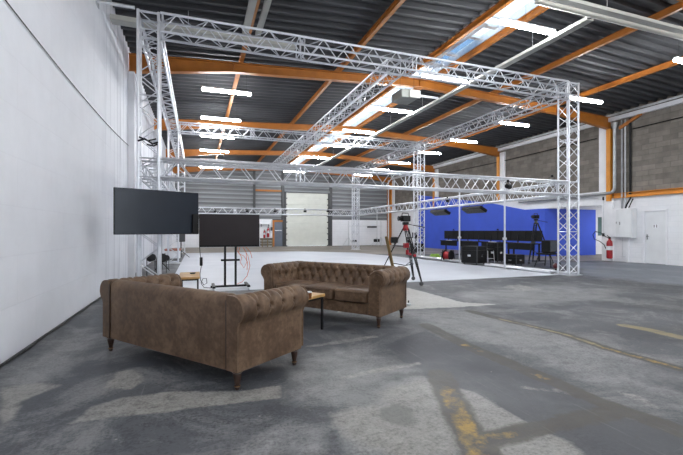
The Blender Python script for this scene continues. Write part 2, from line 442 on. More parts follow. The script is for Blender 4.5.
coat('grey', [(455, 292), (540, 284), (640, 290), (600, 302), (520, 306), (470, 304)], .4)
# pale screed beside the white stage flooring
coat('warm', [(350, 281), (407.3, 288), (462.7, 302.6), (494, 304.3), (455, 307), (408, 308.8), (340, 312)], .05)
# yellow markings on brown residue
band('tape', [(440, 374), (447, 390), (460, 418), (472, 440), (484, 460)], .20)
band('tape', [(478, 441), (520, 432), (560, 424), (612, 412)], .16)
band('tape', [(425, 325), (470, 347), (540, 376), (605, 404), (683, 432)], .17)
band('tape', [(470, 311), (495, 317.5), (564, 334), (609, 349), (683, 369.5)], .15)
band('yellow', [(447, 389), (452, 400), (463, 422), (470, 438), (478, 455)], .18)
band('yellow', [(482, 440), (512, 434)], .14)
band('yellow', [(466, 345), (479, 350.5)], .12)
band('yellow', [(534, 373.5), (547, 378.5)], .12)
band('yellow', [(604, 347.5), (640, 357.5), (683, 369.5)], .10)
band('yellow_f', [(626, 325.5), (650, 330), (683, 337.5)], .22)
band('yellow_f', [(500, 319), (564, 334), (600, 346)], .06)
nx_, ny_ = len(gx), len(gy)
me = bpy.data.meshes.new('floor')
q = (np.arange(ny_ - 1)[:, None] * nx_ + np.arange(nx_ - 1)[None, :]).ravel()
quads = np.stack([q, q + 1, q + 1 + nx_, q + nx_], 1).astype(np.int32)
me.vertices.add(len(GX)); me.vertices.foreach_set('co', np.stack([GX, GY, np.zeros_like(GX)], 1).astype(np.float32).ravel())
me.loops.add(quads.size); me.loops.foreach_set('vertex_index', quads.ravel())
me.polygons.add(len(quads)); me.polygons.foreach_set('loop_start', np.arange(0, quads.size, 4, dtype=np.int32))
me.update(); me.validate()
for k_, v_ in masks.items():
    me.attributes.new(k_, 'FLOAT', 'POINT').data.foreach_set('value', v_.astype(np.float32))
me.materials.append(M['floor'])
floor = bpy.data.objects.new('floor', me); C.objects.link(floor); floor['kind'] = 'structure'
# white stage flooring: laid sheets
b = MB(); b.prism([Vector(p) for p in [(-.61, 8.66, 0), (9.70, 8.66, 0), (9.36, 14, 0), (9.1, 18, 0), (8.6, 21.5, 0), (5.9, 24, 0), (-.61, 24.1, 0)]], (0, 0, .006))
tag(b.build('stage_mat', 'vinyl', None, False), 'large white stage flooring laid inside the truss structure', 'flooring')

# ---- walls
w = MB(); w.box(XL - .25, XL, YN, YF, 0, 6.45)
struct('wall_left', w, 'wall_white')
# end wall behind the viewpoint: unseen door opening added so daylight fills the near side
w = MB(); w.box(XL - .25, 6.8, YN - .25, YN, 0, 6.7); w.box(12.6, XR + .25, YN - .25, YN, 0, 6.7)
w.box(6.8, 12.6, YN - .25, YN, 4.4, 6.7)
struct('wall_behind', w, 'wall_white_y')
# right wall: painted below, bare blocks above, the low opening into the annexe between Y 12.3 and 16.3
OY0, OY1, OZ = 12.35, 15.3, 2.37
w = MB()
w.cur = 0
w.box(XR, XR + .25, YN, 9.83, 0, 2.6); w.box(XR, XR + .25, 9.83, 10.71, 2.07, 2.6); w.box(XR, XR + .25, 10.71, OY0, 0, 2.6)
w.box(XR, XR + .25, OY0, OY1, OZ, 2.95); w.box(XR, XR + .25, OY1, YF, 0, 2.95)
w.cur = 1
w.box(XR, XR + .25, YN, OY0, 2.6, 6.3); w.box(XR, XR + .25, OY0, YF, 2.95, 6.3)
struct('wall_right', w, ['wall_white_plain', 'block_grey'])
# annexe behind the opening
w = MB(); w.box(XR + .25, FLX1, OY0 - .3, OY0 - .1, 0, 2.6); w.box(XR + .25, FLX1, 15.62, 15.8, 0, .95)
w.box(XR + .25, FLX1, 15.62, 15.8, 2.05, 2.6); w.box(XR + .25, 20.2, 15.62, 15.8, .95, 2.05); w.box(21.9, FLX1, 15.62, 15.8, .95, 2.05)
w.box(FLX1, FLX1 + .2, OY0 - .3, 15.8, 0, 2.6)
struct('wall_annexe', w, 'wall_white_y')
w = MB(); w.box(XR + .25, FLX1 + .2, OY0 - .3, 15.8, 2.62, 2.75)
struct('ceiling_annexe', w, 'white_paint')
w2 = MB(); w2.box(20.2, 21.9, 15.68, 15.70, .95, 2.05)
win = struct('window_2', w2, 'teal')
wf = MB()
for x in (20.2, 21.05, 21.85): wf.box(x, x + .05, 15.63, 15.68, .95, 2.05)
wf.box(20.2, 21.9, 15.63, 15.68, .95, 1.0); wf.box(20.2, 21.9, 15.63, 15.68, 2.0, 2.05)
wf.build('window_frame', 'white_paint', win, False)
# chroma wall: upright partition inside the opening and the long face along the side wall with its sloping top
b = MB()
prof = [(15.6, 0), (15.6, 2.365), (16.64, 2.37), (19.26, 2.89), (23.93, 3.55), (27.3, 4.02), (27.3, 0)]
b.prism([Vector((XR - .12, y, z)) for y, z in prof], (.115, 0, 0))
b.box(XR - .12, 19.65, 15.28, 15.6, 0, 2.36)
struct('wall_chroma', b, 'blue')
# back wall
b = MB(); b.cur = 0
b.box(XL, 5.68, YF, YF + .2, 0, 2.2);
b.box(10.72, XR, YF, YF + .2, 0, 2.2)
b.cur = 1
b.box(XL, 6.75, YF, YF + .2, 2.2, 6.7); b.box(6.75, 10.45, YF, YF + .2, 4.45, 6.7); b.box(10.45, XR, YF, YF + .2, 2.2, 6.7)
b.cur = 2
b.box(6.55, 6.75, YF, YF + .2, 0, 2.2); b.box(10.45, 10.72, YF, YF + .2, 0, 2.2)
struct('wall_back', b, ['wall_white_y', 'siding', 'dark_grey'])
# baseboard / dark joint at the foot of the left wall
# ---- doors
# right door
d = thing('door_1', 'x', 'x', (XR, 10.27, 0)); del d['label'], d['category']; d['kind'] = 'structure'
b = MB(); b.rbox(.02, .06, -.37, .37, .01, 2.0, .004, 1); b.build('door_leaf', 'grey_box', d, False)
b = MB(); b.box(-.03, .10, -.44, -.375, 0, 2.07); b.box(-.03, .10, .375, .44, 0, 2.07); b.box(-.03, .10, -.375, .375, 2.005, 2.07)
b.build('door_frame', 'white_paint', d, False)
b = MB(); b.rbox(.01, .02, .27, .32, .92, 1.12, .003, 1); b.tube([(.015, .295, 1.04), (-.045, .295, 1.04), (-.05, .18, 1.04)], .010)
b.build('door_handle', 'chrome', d)
sg = MB(); sg.box(.015, .0205, -.10, .10, 1.36, 1.50); s_ = sg.build('sign_plate', 'white_paint', d, False)
pg = MB()
for yy in (.045, -.045):
    pg.lathe([(.0005, -.001), (.012, -.001), (.012, .001), (.0005, .001)], (.0135, yy, 1.478), 10, Matrix.Rotation(PI / 2, 3, 'Y'))
    pg.box(.0125, .0145, yy - .017, yy + .017, 1.425, 1.462); pg.box(.0125, .0145, yy - .013, yy - .003, 1.378, 1.425); pg.box(.0125, .0145, yy + .003, yy + .013, 1.378, 1.425)
pg.build('pictogram', 'black', s_)
# far orange door
d = thing('door_2', 'x', 'x', (6.12, YF, 0)); del d['label'], d['category']; d['kind'] = 'structure'
b = MB(); b.box(-.28, .38, .02, .08, .01, 1.98); b.build('door_leaf', 'door_blue', d, False)
b = MB(); b.box(-.42, -.28, -.05, .12, 0, 2.12); b.box(-.28, .40, -.05, .12, 1.98, 2.12); b.build('door_frame', 'orange', d, False)
b = MB(); b.box(.38, .43, -.05, .12, 0, 2.0); b.build('door_jamb', 'dark_grey', d, False)
b = MB(); b.box(-.24, .34, -.01, .02, 1.27, 1.31); b.tube([(.28, .03, 1.02), (.28, -.03, 1.02), (.17, -.03, 1.02)], .012); b.build('push_bar', 'chrome', d)
b = MB(); b.box(-.44, .44, -.02, .1, 2.12, 2.2); b.build('lintel', 'dark_grey', d, False)
# sectional shutter
d = thing('door_3', 'x', 'x', (8.6, YF, 0)); del d['label'], d['category']; d['kind'] = 'structure'
b = MB()
for k in range(9):
    b.rbox(-1.80, 1.80, .03, .09, .02 + .487 * k, .02 + .487 * (k + 1) - .012, .012, 2)
b.box(-1.8, 1.8, .055, .085, .02, 4.40)
M['shutter'] = simple('cream_shutter_panels', (.66, .68, .62), .5, 0, .05, 2)
b.build('door_panel', 'shutter', d, False)
b = MB(); b.box(-1.95, -1.80, -.08, .1, 0, 4.45); b.box(1.80, 1.97, -.08, .1, 0, 4.45); b.build('guide_rail', 'dark_grey', d, False)
b = MB(); b.box(-1.95, 1.97, -.12, .1, 4.40, 4.62); b.build('roller_header', 'siding', d, False)
b = MB()
for k in range(9):
    for sx in (-1.79, 1.70): b.box(sx, sx + .09, -.0, .03, .02 + .487 * k - .03, .02 + .487 * k + .05)
b.build('hinges', 'black_metal', d, False)
# posts, beam over the far door, corner posts of the back wall
TR = [0]
def trim(mb, mats, smooth=False):
    TR[0] += 1
    return struct('trim_%d' % TR[0], mb, mats, None, smooth)
b = MB(); b.box(4.15, 4.32, YF - .12, YF, 2.2, 6.4); b.box(10.52, 10.72, YF - .14, YF, 0, 6.4); b.box(6.42, 6.62, YF - .14, YF, 2.22, 6.4); trim(b, 'dark_grey')
b = MB(); b.box(4.32, 6.42, YF - .1, YF, 4.42, 4.56); trim(b, 'orange')

# ---- steel frames: columns and rafters
YR = [5.4, 12.0, 18.55, 25.2, 32.0]
for i, Y in enumerate(YR):
    b = MB(); hw = .09
    xs = [XL + .02, 1.0, 4.0, RIDGE, 10.2, 13.3, XR - .02]
    def bot(x):
        t = zr(x); d0 = .27
        dx = min(x - XL, XR - x)
        return t - d0 - max(0, (2.75 - dx) / 2.75) * .22
    segs = [xs[0]] + [v for v in xs[1:-1]] + [xs[-1]]
    for a, c2 in zip(segs[:-1], segs[1:]):
        for (y0, y1, kind) in ((-.006, .006, 'web'), (-hw, hw, 'top'), (-hw, hw, 'bot')):
            za0, za1 = {'web': (bot(a), zr(a)), 'top': (zr(a) - .02, zr(a)), 'bot': (bot(a), bot(a) + .02)}[kind]
            zb0, zb1 = {'web': (bot(c2), zr(c2)), 'top': (zr(c2) - .02, zr(c2)), 'bot': (bot(c2), bot(c2) + .02)}[kind]
            b.prism([Vector((a, Y + y0, za0)), Vector((c2, Y + y0, zb0)), Vector((c2, Y + y0, zb1)), Vector((a, Y + y0, za1))], (0, y1 - y0, 0))
    for x in (1.0, 13.3, RIDGE): b.box(x - .012, x + .012, Y - hw, Y + hw, bot(x), zr(x))
    trim(b, 'orange')
    if i:
        # right column: orange flange, white infill beside it
        b = MB(); b.box(XR - .16, XR - .02, Y - .09, Y + .09, 2.5 if i == 1 else 2.95, bot(XR - .1)); trim(b, 'orange_rail')
        b = MB()
        s = 1 if i == 1 else -1
        b.box(XR - .10, XR, Y + (.10 if s > 0 else -.45), Y + (.45 if s > 0 else -.10), 2.6 if i == 1 else 2.95, 5.7)
        trim(b, 'white_paint')
        b = MB(); b.box(XL, XL + .16, Y - .09, Y + .09, 0, bot(XL + .1)); trim(b, 'white_paint' if i != 1 else 'white_paint')
b = MB(); b.box(XR - .4, XR - .02, YF - .16, YF - .01, 0, 5.6); trim(b, 'orange')
# painted concrete post below the first right column, orange rail along the side wall
b = MB(); b.box(XR - .08, XR, 11.86, 12.34, 0, 2.6); trim(b, 'white_paint')
b = MB()
b.box(XR - .12, XR, YN, 11.86, 2.60, 2.62); b.box(XR - .12, XR, YN, 11.86, 2.78, 2.80); b.box(XR - .03, XR, YN, 11.86, 2.62, 2.78)
trim(b, 'orange_rail')
# eaves beam (white) and grey edge profile above it, right and left
b = MB(); b.box(XR - .16, XR, YN, YF, 5.80, 5.96); trim(b, 'white_paint')
b = MB(); b.box(XR - .26, XR - .20, YN, YF, 5.98, 6.05); trim(b, 'alu_dull')
# purlins
PX = [1.2, 4.22, 6.62, 7.62, 10.3, 13.2]
for x in PX:
    b = MB(); z = zr(x)
    b.box(x - .05, x + .05, YN, YF, z + .001, z + .015); b.box(x - .05, x + .05, YN, YF, z + .145, z + .16); b.box(x - .006, x + .006, YN, YF, z + .015, z + .145)
    trim(b, 'orange')
# knee brace to the right of the first column
b = MB(); b.prism([Vector((XR - .12, 11.6, 5.5)), Vector((XR - .12, 10.7, 5.86)), Vector((XR - .12, 10.7, 5.75)), Vector((XR - .12, 11.55, 5.38))], (.06, 0, 0)); trim(b, 'orange')
# profiled deck: trapezoid ribs running across the slope
def deck(x0, x1):
    b = MB(); p = .333; n = int((YF + .2 - YN) / p); vs = []
    z0, z1 = zdeck(x0), zdeck(x1)
    for k in range(n + 1):
        y = YN - .1 + k * p
        for dy, dz in ((0, 0), (.07, 0), (.11, .085), (.293, .085)):
            vs += [(x0, y + dy, z0 + dz), (x1, y + dy, z1 + dz)]
    fs = [(2 * i, 2 * i + 1, 2 * i + 3, 2 * i + 2) for i in range(len(vs) // 2 - 1)]
    b.add(vs, fs); return b
b = deck(XL - .2, 6.62); d2 = deck(7.62, XR + .2); b.add(d2.v, d2.f)
struct('ceiling', b, 'deck', None, False)
# weather skin above the deck keeps daylight to the skylight
b = MB()
for x0, x1 in ((XL - .4, 6.62), (7.62, XR + .4)):
    b.prism([Vector((x0, YN - .4, zdeck(x0) + .14)), Vector((x1, YN - .4, zdeck(x1) + .14)), Vector((x1, YN - .4, zdeck(x1) + .26)), Vector((x0, YN - .4, zdeck(x0) + .26))], (0, YF - YN + .8, 0))
struct('ceiling_outer', b, 'dark_void')
# ridge skylight: panes with glazing bars
zk = zr(6.62) + .42
b = MB(); b.box(6.60, 7.64, YN, YF, zk, zk + .012)
sk = struct('window_1', b, 'pane')
b = MB()
y = YN
while y < YF:
    b.box(6.60, 7.64, y, y + .045, zk - .05, zk - .002); y += 1.1
b.box(6.58, 6.64, YN, YF, zk - .22, zk - .002); b.box(7.60, 7.66, YN, YF, zk - .22, zk - .002)
b.build('glazing_bars', 'alu_dull', sk, False)
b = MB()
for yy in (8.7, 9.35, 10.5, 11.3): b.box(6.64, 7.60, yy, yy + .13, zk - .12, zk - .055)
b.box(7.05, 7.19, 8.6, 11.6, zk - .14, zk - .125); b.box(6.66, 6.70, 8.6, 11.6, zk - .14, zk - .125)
b.build('skylight_cross_bars', 'alu_dull', sk, False)  # bars drawn where dark cross shadows fall on the skylight
b = MB(); b.box(6.66, 7.58, 9.4, 11.7, zk - .03, zk - .02); b.build('shadow_pane', 'shaded_pane', sk, False)  # darker pane puts the bluish shadow into its colour

# ================================================================== LIGHTS
GL = 'tube lights hung in three rows under the roof'
rows = {'left': (.87, (-.6, .6)), 'middle': (6.68, (-.6, -.06)), 'right': (12.2, (-.6, .6))}
ord_ = ['first', 'second', 'third', 'fourth', 'fifth', 'sixth', 'seventh', 'eighth', 'ninth']
for rn, (x, wires) in rows.items():
    lamp = thing('tube_light', 'x', 'ceiling light', (0, 0, 0), 0, GL)
    b = MB(); b.rbox(-.74, .74, -.05, .05, .035, .075, .008, 1); b.build('housing', 'white_paint', lamp, False)
    b = MB(); b.rbox(-.75, .75, -.05, .05, -.045, .035, .03, 3); b.build('diffuser', 'lamp', lamp)
    for sx in wires:
        b = MB(); b.tube([(sx, 0, .075), (sx, 0, min(zdeck(x + sx) - .012, 6.55 if rn == 'middle' else 9) - 5.62)], .003, 4); b.build('hanger_wire', 'black_metal', lamp, False)
    ys = [-5.9, -2.75, .4, 3.55] + ([6.75, 9.85] if rn != 'left' else []) + [13.05, 16.35, 19.45, 22.95, 26.0, 29.0]
    vis = 0
    for q, y in enumerate(ys):
        if y < 5:  # rows carried on out of view, lamps added for brightness
            lab = 'unseen tube light overhead behind the viewpoint, %s row, number %d from the near end wall' % (rn, q + 1)
        else:
            lab = 'glowing white tube light, %s from the front in the %s row under the dark roof' % (ord_[vis], rn); vis += 1
        if q == 0: lamp.location = (x, y, 5.62); lamp['label'] = lab
        else: dup(lamp, (x, y, 5.62), 0, lab, GL)
b = MB(); b.box(18.2, 19.4, 12.75, 13.0, 2.575, 2.62)
lt = thing('ceiling_panel_light', 'bright panel light on the low white ceiling inside the side opening', 'ceiling light', (20.3, 13.4, 2.62))
b = MB(); b.box(-.6, .6, -.3, .3, -.03, -.008); b.build('diffuser', 'lamp_soft', lt, False)
b = MB(); b.box(-.63, .63, -.33, .33, -.008, 0); b.build('frame', 'white_paint', lt, False)

# ================================================================== TRUSSES
TW = .355
def truss(name, label, p0, p1, cat='truss', tower=False, first_up=True, joints=(), group=None, rungs=()):
    """square lattice girder from p0 to p1 (centre line)"""
    p0, p1 = Vector(p0), Vector(p1); d = (p1 - p0); Ln = d.length; d.normalize()
    root = thing(name, label, cat, p0, 0, group)
    if tower: a, u = Vector((1, 0, 0)), Vector((0, 1, 0))
    else: u = Vector((0, 0, 1)); a = d.cross(u)
    h = TW / 2
    cor = [a * (-h) + u * (-h), a * h + u * (-h), a * h + u * h, a * (-h) + u * h]
    for c in cor:
        b = MB(); b.tube([c, c + d * Ln], .027, 8); b.build('main_tube', 'alu', root)
    n = max(2, int(round(Ln / .30))); st = Ln / n
    for k in range(4):
        c0, c1 = cor[k], cor[(k + 1) % 4]; b = MB()
        for i in range(n):
            s, e = (c0, c1) if (i + k // 2) % 2 == 0 else (c1, c0)
            b.tube([s + d * (i * st + .01), e + d * ((i + 1) * st - .01)], .0112, 5, False)
        b.build('lattice', 'alu', root)
    js = [st * .12, Ln - st * .12] + [j for j in joints]
    for j in list(joints): js.append(j + .10)
    for j in js + list(rungs):
        b = MB()
        for k in range(4): b.tube([cor[k] + d * j, cor[(k + 1) % 4] + d * j], .014, 6, False)
        b.build('joint_frame', 'alu', root)
    return root
x0, x1 = -.88, 9.975
ry = [8.60, 16.80, 24.98]
zt, zm = 5.265, 2.46
G1 = 'square truss towers'
tn = {(0, 0): 'tall truss tower at front left, half hidden behind big black screen', (1, 0): 'tall truss tower at front right standing before the blue wall',
      (0, 1): 'middle left truss tower seen behind the front left one', (1, 1): 'middle right truss tower at left end of the blue wall',
      (0, 2): 'farthest truss tower on the left beside white wall', (1, 2): 'farthest truss tower on the right before white back wall'}
for (i, j), lab in tn.items():
    x, y = (x0, x1)[i], ry[j]
    t = truss('truss_tower', lab, (x, y, .03), (x, y, zt + TW / 2 + .0), 'truss tower', True, rungs=(zm - TW / 2 - .03, zm + TW / 2 - .03, zt - TW / 2 - .03, zt + TW / 2 - .05, 1.2, 3.8))
    b = MB(); b.rbox(-.26, .26, -.26, .26, -.03, -.012, .004, 1); b.build('base_plate', 'alu_dull', t, False)
h = TW / 2
g = .03
def beamX(y, z, lab, xa=x0 + h + g, xb=x1 - h - g):
    Ln = xb - xa
    return truss('truss_beam', lab, (xa, y, z), (xb, y, z), joints=[k * 2.75 for k in range(1, int(Ln / 2.75))])
def beamY(x, z, ya, yb, lab):
    Ln = yb - ya
    return truss('truss_beam', lab, (x, ya, z), (x, yb, z), joints=[k * 2.6 for k in range(1, int(Ln / 2.6))])
beamX(ry[0], zt, 'upper front truss beam spanning between the two front towers')
beamX(ry[0], zm, 'lower front truss beam at mid height between the two front towers')
beamX(ry[1], zt, 'upper cross truss beam over the middle of the stage')
beamX(ry[2], zt, 'upper cross truss beam between the two farthest towers')
beamX(ry[2], zm, 'lower cross truss beam far back in front of cream shutter')
for i, x in enumerate((x0, x1)):
    sd = ('left', 'right')[i]
    for j in (0, 1):
        pos = ('front', 'rear')[j]
        beamY(x, zt, ry[j] + h + g, ry[j + 1] - h - g, 'upper %s side truss beam, %s half' % (sd, pos))
        beamY(x, zm, ry[j] + h + g, ry[j + 1] - h - g, 'mid height %s side truss beam, %s half%s' % (sd, pos, ', carrying black lamps' if (i, j) == (1, 0) else ''))
beamY(4.55, zt, ry[0] + h + g, ry[1] - h - g, 'upper lengthwise truss beam over stage centre, front half')
beamY(4.55, zt, ry[1] + h + g, ry[2] - h - g, 'upper lengthwise truss beam over stage centre, rear half')
# grey bar from the front left tower to the wall
b = MB(); b.tube([(x0 - h - .06, 8.45, 5.47), (XL + .01, 8.45, 5.47)], .035, 8)
b.box(XL, XL + .02, 8.36, 8.54, 5.38, 5.56)
tag(b.build('tie_bar', 'alu_dull'), 'grey steel tie bar from front left tower top to white wall', 'bar')

# small spot lamps and clamps on the trusses
spot = thing('spotlight', 'x', 'spotlight', (0, 0, 0))
b = MB(); b.lathe([(.03, -.09), (.055, -.08), (.065, 0), (.07, .09), (.066, .095)], (0, 0, -.14), 14, Matrix.Rotation(PI / 2, 3, 'X')); b.build('can', 'black', spot)
b = MB(); b.tube([(-.08, 0, -.14), (-.08, 0, -.03), (.08, 0, -.03), (.08, 0, -.14)], .008, 6); b.build('yoke', 'black_metal', spot)
b = MB(); b.rbox(-.03, .03, -.03, .03, -.03, .03, .01, 1); b.build('clamp', 'black_metal', spot, False)
sp_ = [(onY(215, 209, 24.75), 'small black spotlight on far lower truss, left of stand screen top'), (onY(247, 209, 24.75), 'small black spotlight on far lower truss above stand screen right half'),
       (onY(275, 209, 24.75), 'small black spotlight on far lower truss above the far orange framed door'), (onY(305, 209, 24.75), 'small black spotlight on far lower truss before shutter centre'),
       (onY(328, 209, 24.75), 'small black spotlight on far lower truss at right edge of shutter'),
       (onY(508, 181, 8.36), 'round black spotlight on front lower truss right of the thin poles'), (onX(447.5, 197.5, 9.70), 'black spotlight standing on right side truss near middle tower'),
       (onX(552, 176, 9.70), 'black clamp lamp on front right tower just above lower truss')]
for i, (p, lab) in enumerate(sp_):
    o = spot if i == 0 else dup(spot, (0, 0, 0), 0, lab)
    o['label'] = lab; o.location = (p.x, p.y, p.z); o.rotation_euler = (0, 0, .4 * i)
t = thing('cable_clamps', 'black cables and clamps bundled on front left tower above big screen', 'cable bundle', (-.88, 8.36, 2.92))
b = MB()
b.tube([(-.17, 0, .02), (-.05, -.03, .06), (.08, .0, -.02), (.17, 0, .02)], .018); b.tube([(-.15, .02, .10), (0, -.02, .03), (.14, .0, .08)], .014); b.tube([(-.02, .03, -.03), (.1, -.02, -.06), (.16, 0, -.02)], .016)
b.build('cables', 'black', t)

# LED battens under the right side truss
pl = thing('panel_lamp', 'black flat panel lamp hanging under side truss, nearer middle tower', 'studio lamp')
b = MB(); b.rbox(-.17, .17, -.55, .55, -.06, .06, .012, 2); b.build('lamp_body', 'black', pl, False)
b = MB(); b.box(-.15, .15, -.53, .53, -.066, -.058)
M['grid'] = simple('dark_diffuser', (.10, .10, .095), .4, 0, .5, 18)
b.build('front_grid', 'grid', pl, False)
for yy in (-.4, .4):
    b = MB(); b.tube([(0, yy, .05), (0, yy, .22)], .012, 6); b.build('hanger', 'black_metal', pl)
tilt = math.radians(28)
a = onX(440, 211.5, 9.9); c_ = onX(474, 209.5, 9.9)
pl.location = (9.9, a.y, 2.06); pl.rotation_euler = (0, tilt, 0)
q = dup(pl, (9.9, c_.y, 2.06), 0, 'black flat panel lamp hanging under side truss, between the two poles'); q.rotation_euler = (0, tilt, 0)

# poles and floor rail under the right side truss
for k, (px, py, lab) in enumerate([(459.5, 263.5, 'thin pale upright pole left of black flight case'), (504.7, 269.5, 'thin pale upright pole nearest the front right tower')]):
    p = fl(px, py); t = thing('upright_pole', lab, 'pole', (p.x, p.y, .0065), 0, None)
    b = MB(); b.tube([(0, 0, .012), (0, 0, 2.75)], .028, 10); b.build('pole', 'alu', t)
    b = MB(); b.rbox(-.10, .10, -.10, .10, .0, .012, .003, 1); b.build('foot_plate', 'alu_dull', t, False)
    b = MB(); b.rbox(-.05, .05, -.05, .05, .95, 1.03, .01, 1); b.build('clamp', 'alu_dull', t, False)
for k, (ya, yb, lab) in enumerate([(8.95, 11.75, 'pale floor rail from front right tower along white stage edge'), (13.1, 16.5, 'pale floor rail between far pole and middle right tower')]):
    t = thing('floor_rail', lab, 'rail', (9.80, ya, 0))
    for x in (-.12, .12):
        b = MB(); b.tube([(x, 0, .05), (x, yb - ya, .05)], .045, 8); b.build('rail_tube', 'alu', t)
    b = MB()
    y = .3
    while y < yb - ya: b.box(-.15, .15, y, y + .05, .0, .05); y += .8
    b.build('sleepers', 'alu_dull', t, False)

# ================================================================== SERVICES UNDER THE ROOF
def tray(name, label, p0, p1, wd, hg, mat='cream', cat='cable tray'):
    p0, p1 = Vector(p0), Vector(p1); d = p1 - p0; ln = d.length; d.normalize(); a = Vector((-d.y, d.x, 0))
    t = thing(name, label, cat, p0, 0)
    def pc(s, z, l): return d * l + a * s + Vector((0, 0, z))
    b = MB(); b.prism([pc(-wd / 2, 0, 0), pc(wd / 2, 0, 0), pc(wd / 2, .012, 0), pc(-wd / 2, .012, 0)], d * ln); b.build('tray_floor', mat, t, False)
    for s in (-1, 1):
        b = MB(); x = s * wd / 2
        b.prism([pc(x - .006, 0, 0), pc(x + .006, 0, 0), pc(x + .006, hg, 0), pc(x - .006, hg, 0)], d * ln); b.build('side_wall', mat, t, False)
    b = MB(); k = 1.5
    while k < ln:
        b.tube([pc(0, hg, k), pc(0, hg + .4, k)], .005, 4); k += 2.5
    b.build('hanger_rods', 'alu_dull', t, False)
    return t
tray('cable_tray', 'long white cable tray running lengthwise right of the skylight', (7.56, 6.0, 5.56), (7.56, YF - .3, 5.56), .17, .07, 'cream')
tray('cable_tray', 'pale cross tray at upper right, front one of the pair', (6.3, 5.82, 5.66), (XR - .3, 5.82, 5.66), .13, .07, 'cream')
t = thing('roof_pipe', 'pale thick cross pipe at upper right beside the cross tray', 'pipe', (6.3, 6.15, 5.80))
b = MB(); b.tube([(0, 0, 0), (9.7, 0, 0)], .065, 12); b.build('pipe', 'cream', t)
tray('cable_tray', 'cream cross tray behind upper front truss at left', (XL + .05, 9.45, 5.60), (2.2, 9.45, 5.60), .24, .10, 'cream')
tray('cable_tray', 'pale lengthwise tray at top left, left one of the pair', (1.02, 3.5, 5.72), (1.02, 9.3, 5.72), .13, .06, 'cream')
tray('cable_tray', 'pale lengthwise tray at top left, right one of the pair', (1.30, 3.5, 5.72), (1.30, 9.3, 5.72), .11, .06, 'cream')
t = thing('roof_pipe', 'thin cream cross pipe far back just above lower front truss', 'pipe', (XL + .1, 27.2, 5.75))
b = MB(); b.tube([(0, 0, 0), (17.6, 0, 0)], .05, 10); b.build('pipe', 'cream', t)
# radiant heater hung right of the skylight
t = thing('unit_heater', 'grey unit heater hanging beside the skylight under the roof', 'heater', (6.30, 11.5, 5.45))
b = MB(); b.rbox(-.30, .30, -.35, .35, .0, .27, .02, 2); b.build('casing', 'heater', t, False)
b = MB(); b.rbox(-.05, .34, -.42, -.352, .0, .24, .01, 1); b.build('front_panel', 'cream', t, False)
b = MB()
for k in range(5): b.box(-.02, .31, -.435, -.422, .03 + k * .04, .045 + k * .04)
b.build('louvres', 'alu_dull', t, False)
b = MB(); b.tube([(.305, -.15, .17), (1.15, -.15, .17)], .035, 10); b.build('flue', 'white_paint', t)
for sx in (-.25, .25):
    b = MB(); b.tube([(sx, -.15, .26), (sx, -.15, .88)], .006, 5); b.build('hanger', 'black_metal', t, False)

# ================================================================== RIGHT WALL FITTINGS
# silver duct beside the column with an elbow and a run along the wall
t = thing('metal_duct', 'silver round duct descending first right column then bending along block wall', 'duct', (XR - .16, 11.72, 0))
b = MB()
pts = [(0, 0, 5.45), (0, 0, 3.05)]
for k in range(1, 7):
    A = k / 6 * PI / 2
    pts.append((0, .22 - .22 * math.cos(A), 3.05 - .22 * math.sin(A)))
pts += [(0, 3.0, 2.80), (0, 5.2, 2.80)]
b.tube(pts, .06, 12); b.build('duct_run', 'duct', t)
b = MB(); b.lathe([(.065, 0), (.13, .22), (.13, .25)], (0, 0, 5.45), 12); b.build('cowl', 'duct', t)
for k, (y, r, mat, lab, x) in enumerate([(11.50, .035, 'duct', 'grey conduit pipe just right of silver duct on the wall', XR - .05), (11.36, .03, 'alu_dull', 'pale conduit pipe above white electrical cabinet', XR - .05), (11.16, .05, 'black_metal', 'black cable bundle running up wall above electrical cabinet', XR - .06)]):
    b = MB(); b.tube([(x, y, 2.16 if k != 2 else 2.72), (x, y, 5.75)], r, 8)
    tag(b.build('conduit_pipe', mat), lab, 'conduit')
b = MB()
b.tube([(XR - .06, 11.13, 2.62), (XR - .14, 11.12, 2.5), (XR - .2, 11.2, 2.3), (XR - .2, 11.25, 2.165)], .03, 8); b.tube([(XR - .13, 11.0, 2.52), (XR - .18, 11.05, 2.35), (XR - .2, 11.12, 2.165)], .02, 8)
tag(b.build('cable_bundle', 'black'), 'black cables bending into top of white electrical cabinet', 'cable')
t = thing('electrical_cabinet', 'large white electrical cabinet mounted on side wall left of white door', 'cabinet', (XR, 0, 0))
b = MB(); b.rbox(-.30, -.01, 10.93, 11.46, .98, 2.15, .008, 1); b.build('cabinet_body', 'grey_box', t, False)
b = MB(); b.rbox(-.318, -.302, 10.96, 11.43, 1.0, 2.13, .004, 1); b.build('cabinet_door', 'grey_box', t, False)
b = MB(); b.rbox(-.335, -.32, 11.38, 11.40, 1.5, 1.62, .003, 1); b.build('handle', 'dark_grey', t, False)
t = thing('distribution_box', 'narrow white distribution box left of the large electrical cabinet', 'cabinet', (XR, 0, 0))
b = MB(); b.rbox(-.17, 0, 11.49, 11.82, 1.0, 2.15, .006, 1); b.build('box_body', 'white_paint', t, False)
b = MB(); b.rbox(-.185, -.172, 11.52, 11.66, 1.03, 2.12, .003, 1); b.build('box_door', 'grey_box', t, False)
b = MB(); b.rbox(-.195, -.187, 11.62, 11.64, 1.55, 1.63, .002, 1); b.build('latch', 'dark_grey', t, False)
t = thing('cable_duct', 'white upright cable duct below electrical cabinet down to floor', 'duct', (XR, 11.27, 0))
b = MB(); b.box(-.09, 0, -.05, .05, 0.0, .98); b.build('duct_body', 'white_paint', t, False)
b = MB(); b.tube([(-.03, .22, .98), (-.03, .22, .12), (-.03, .45, .10)], .008, 6); b.box(-.04, 0, .1, .3, .2, .22); b.build('cable', 'alu_dull', t)
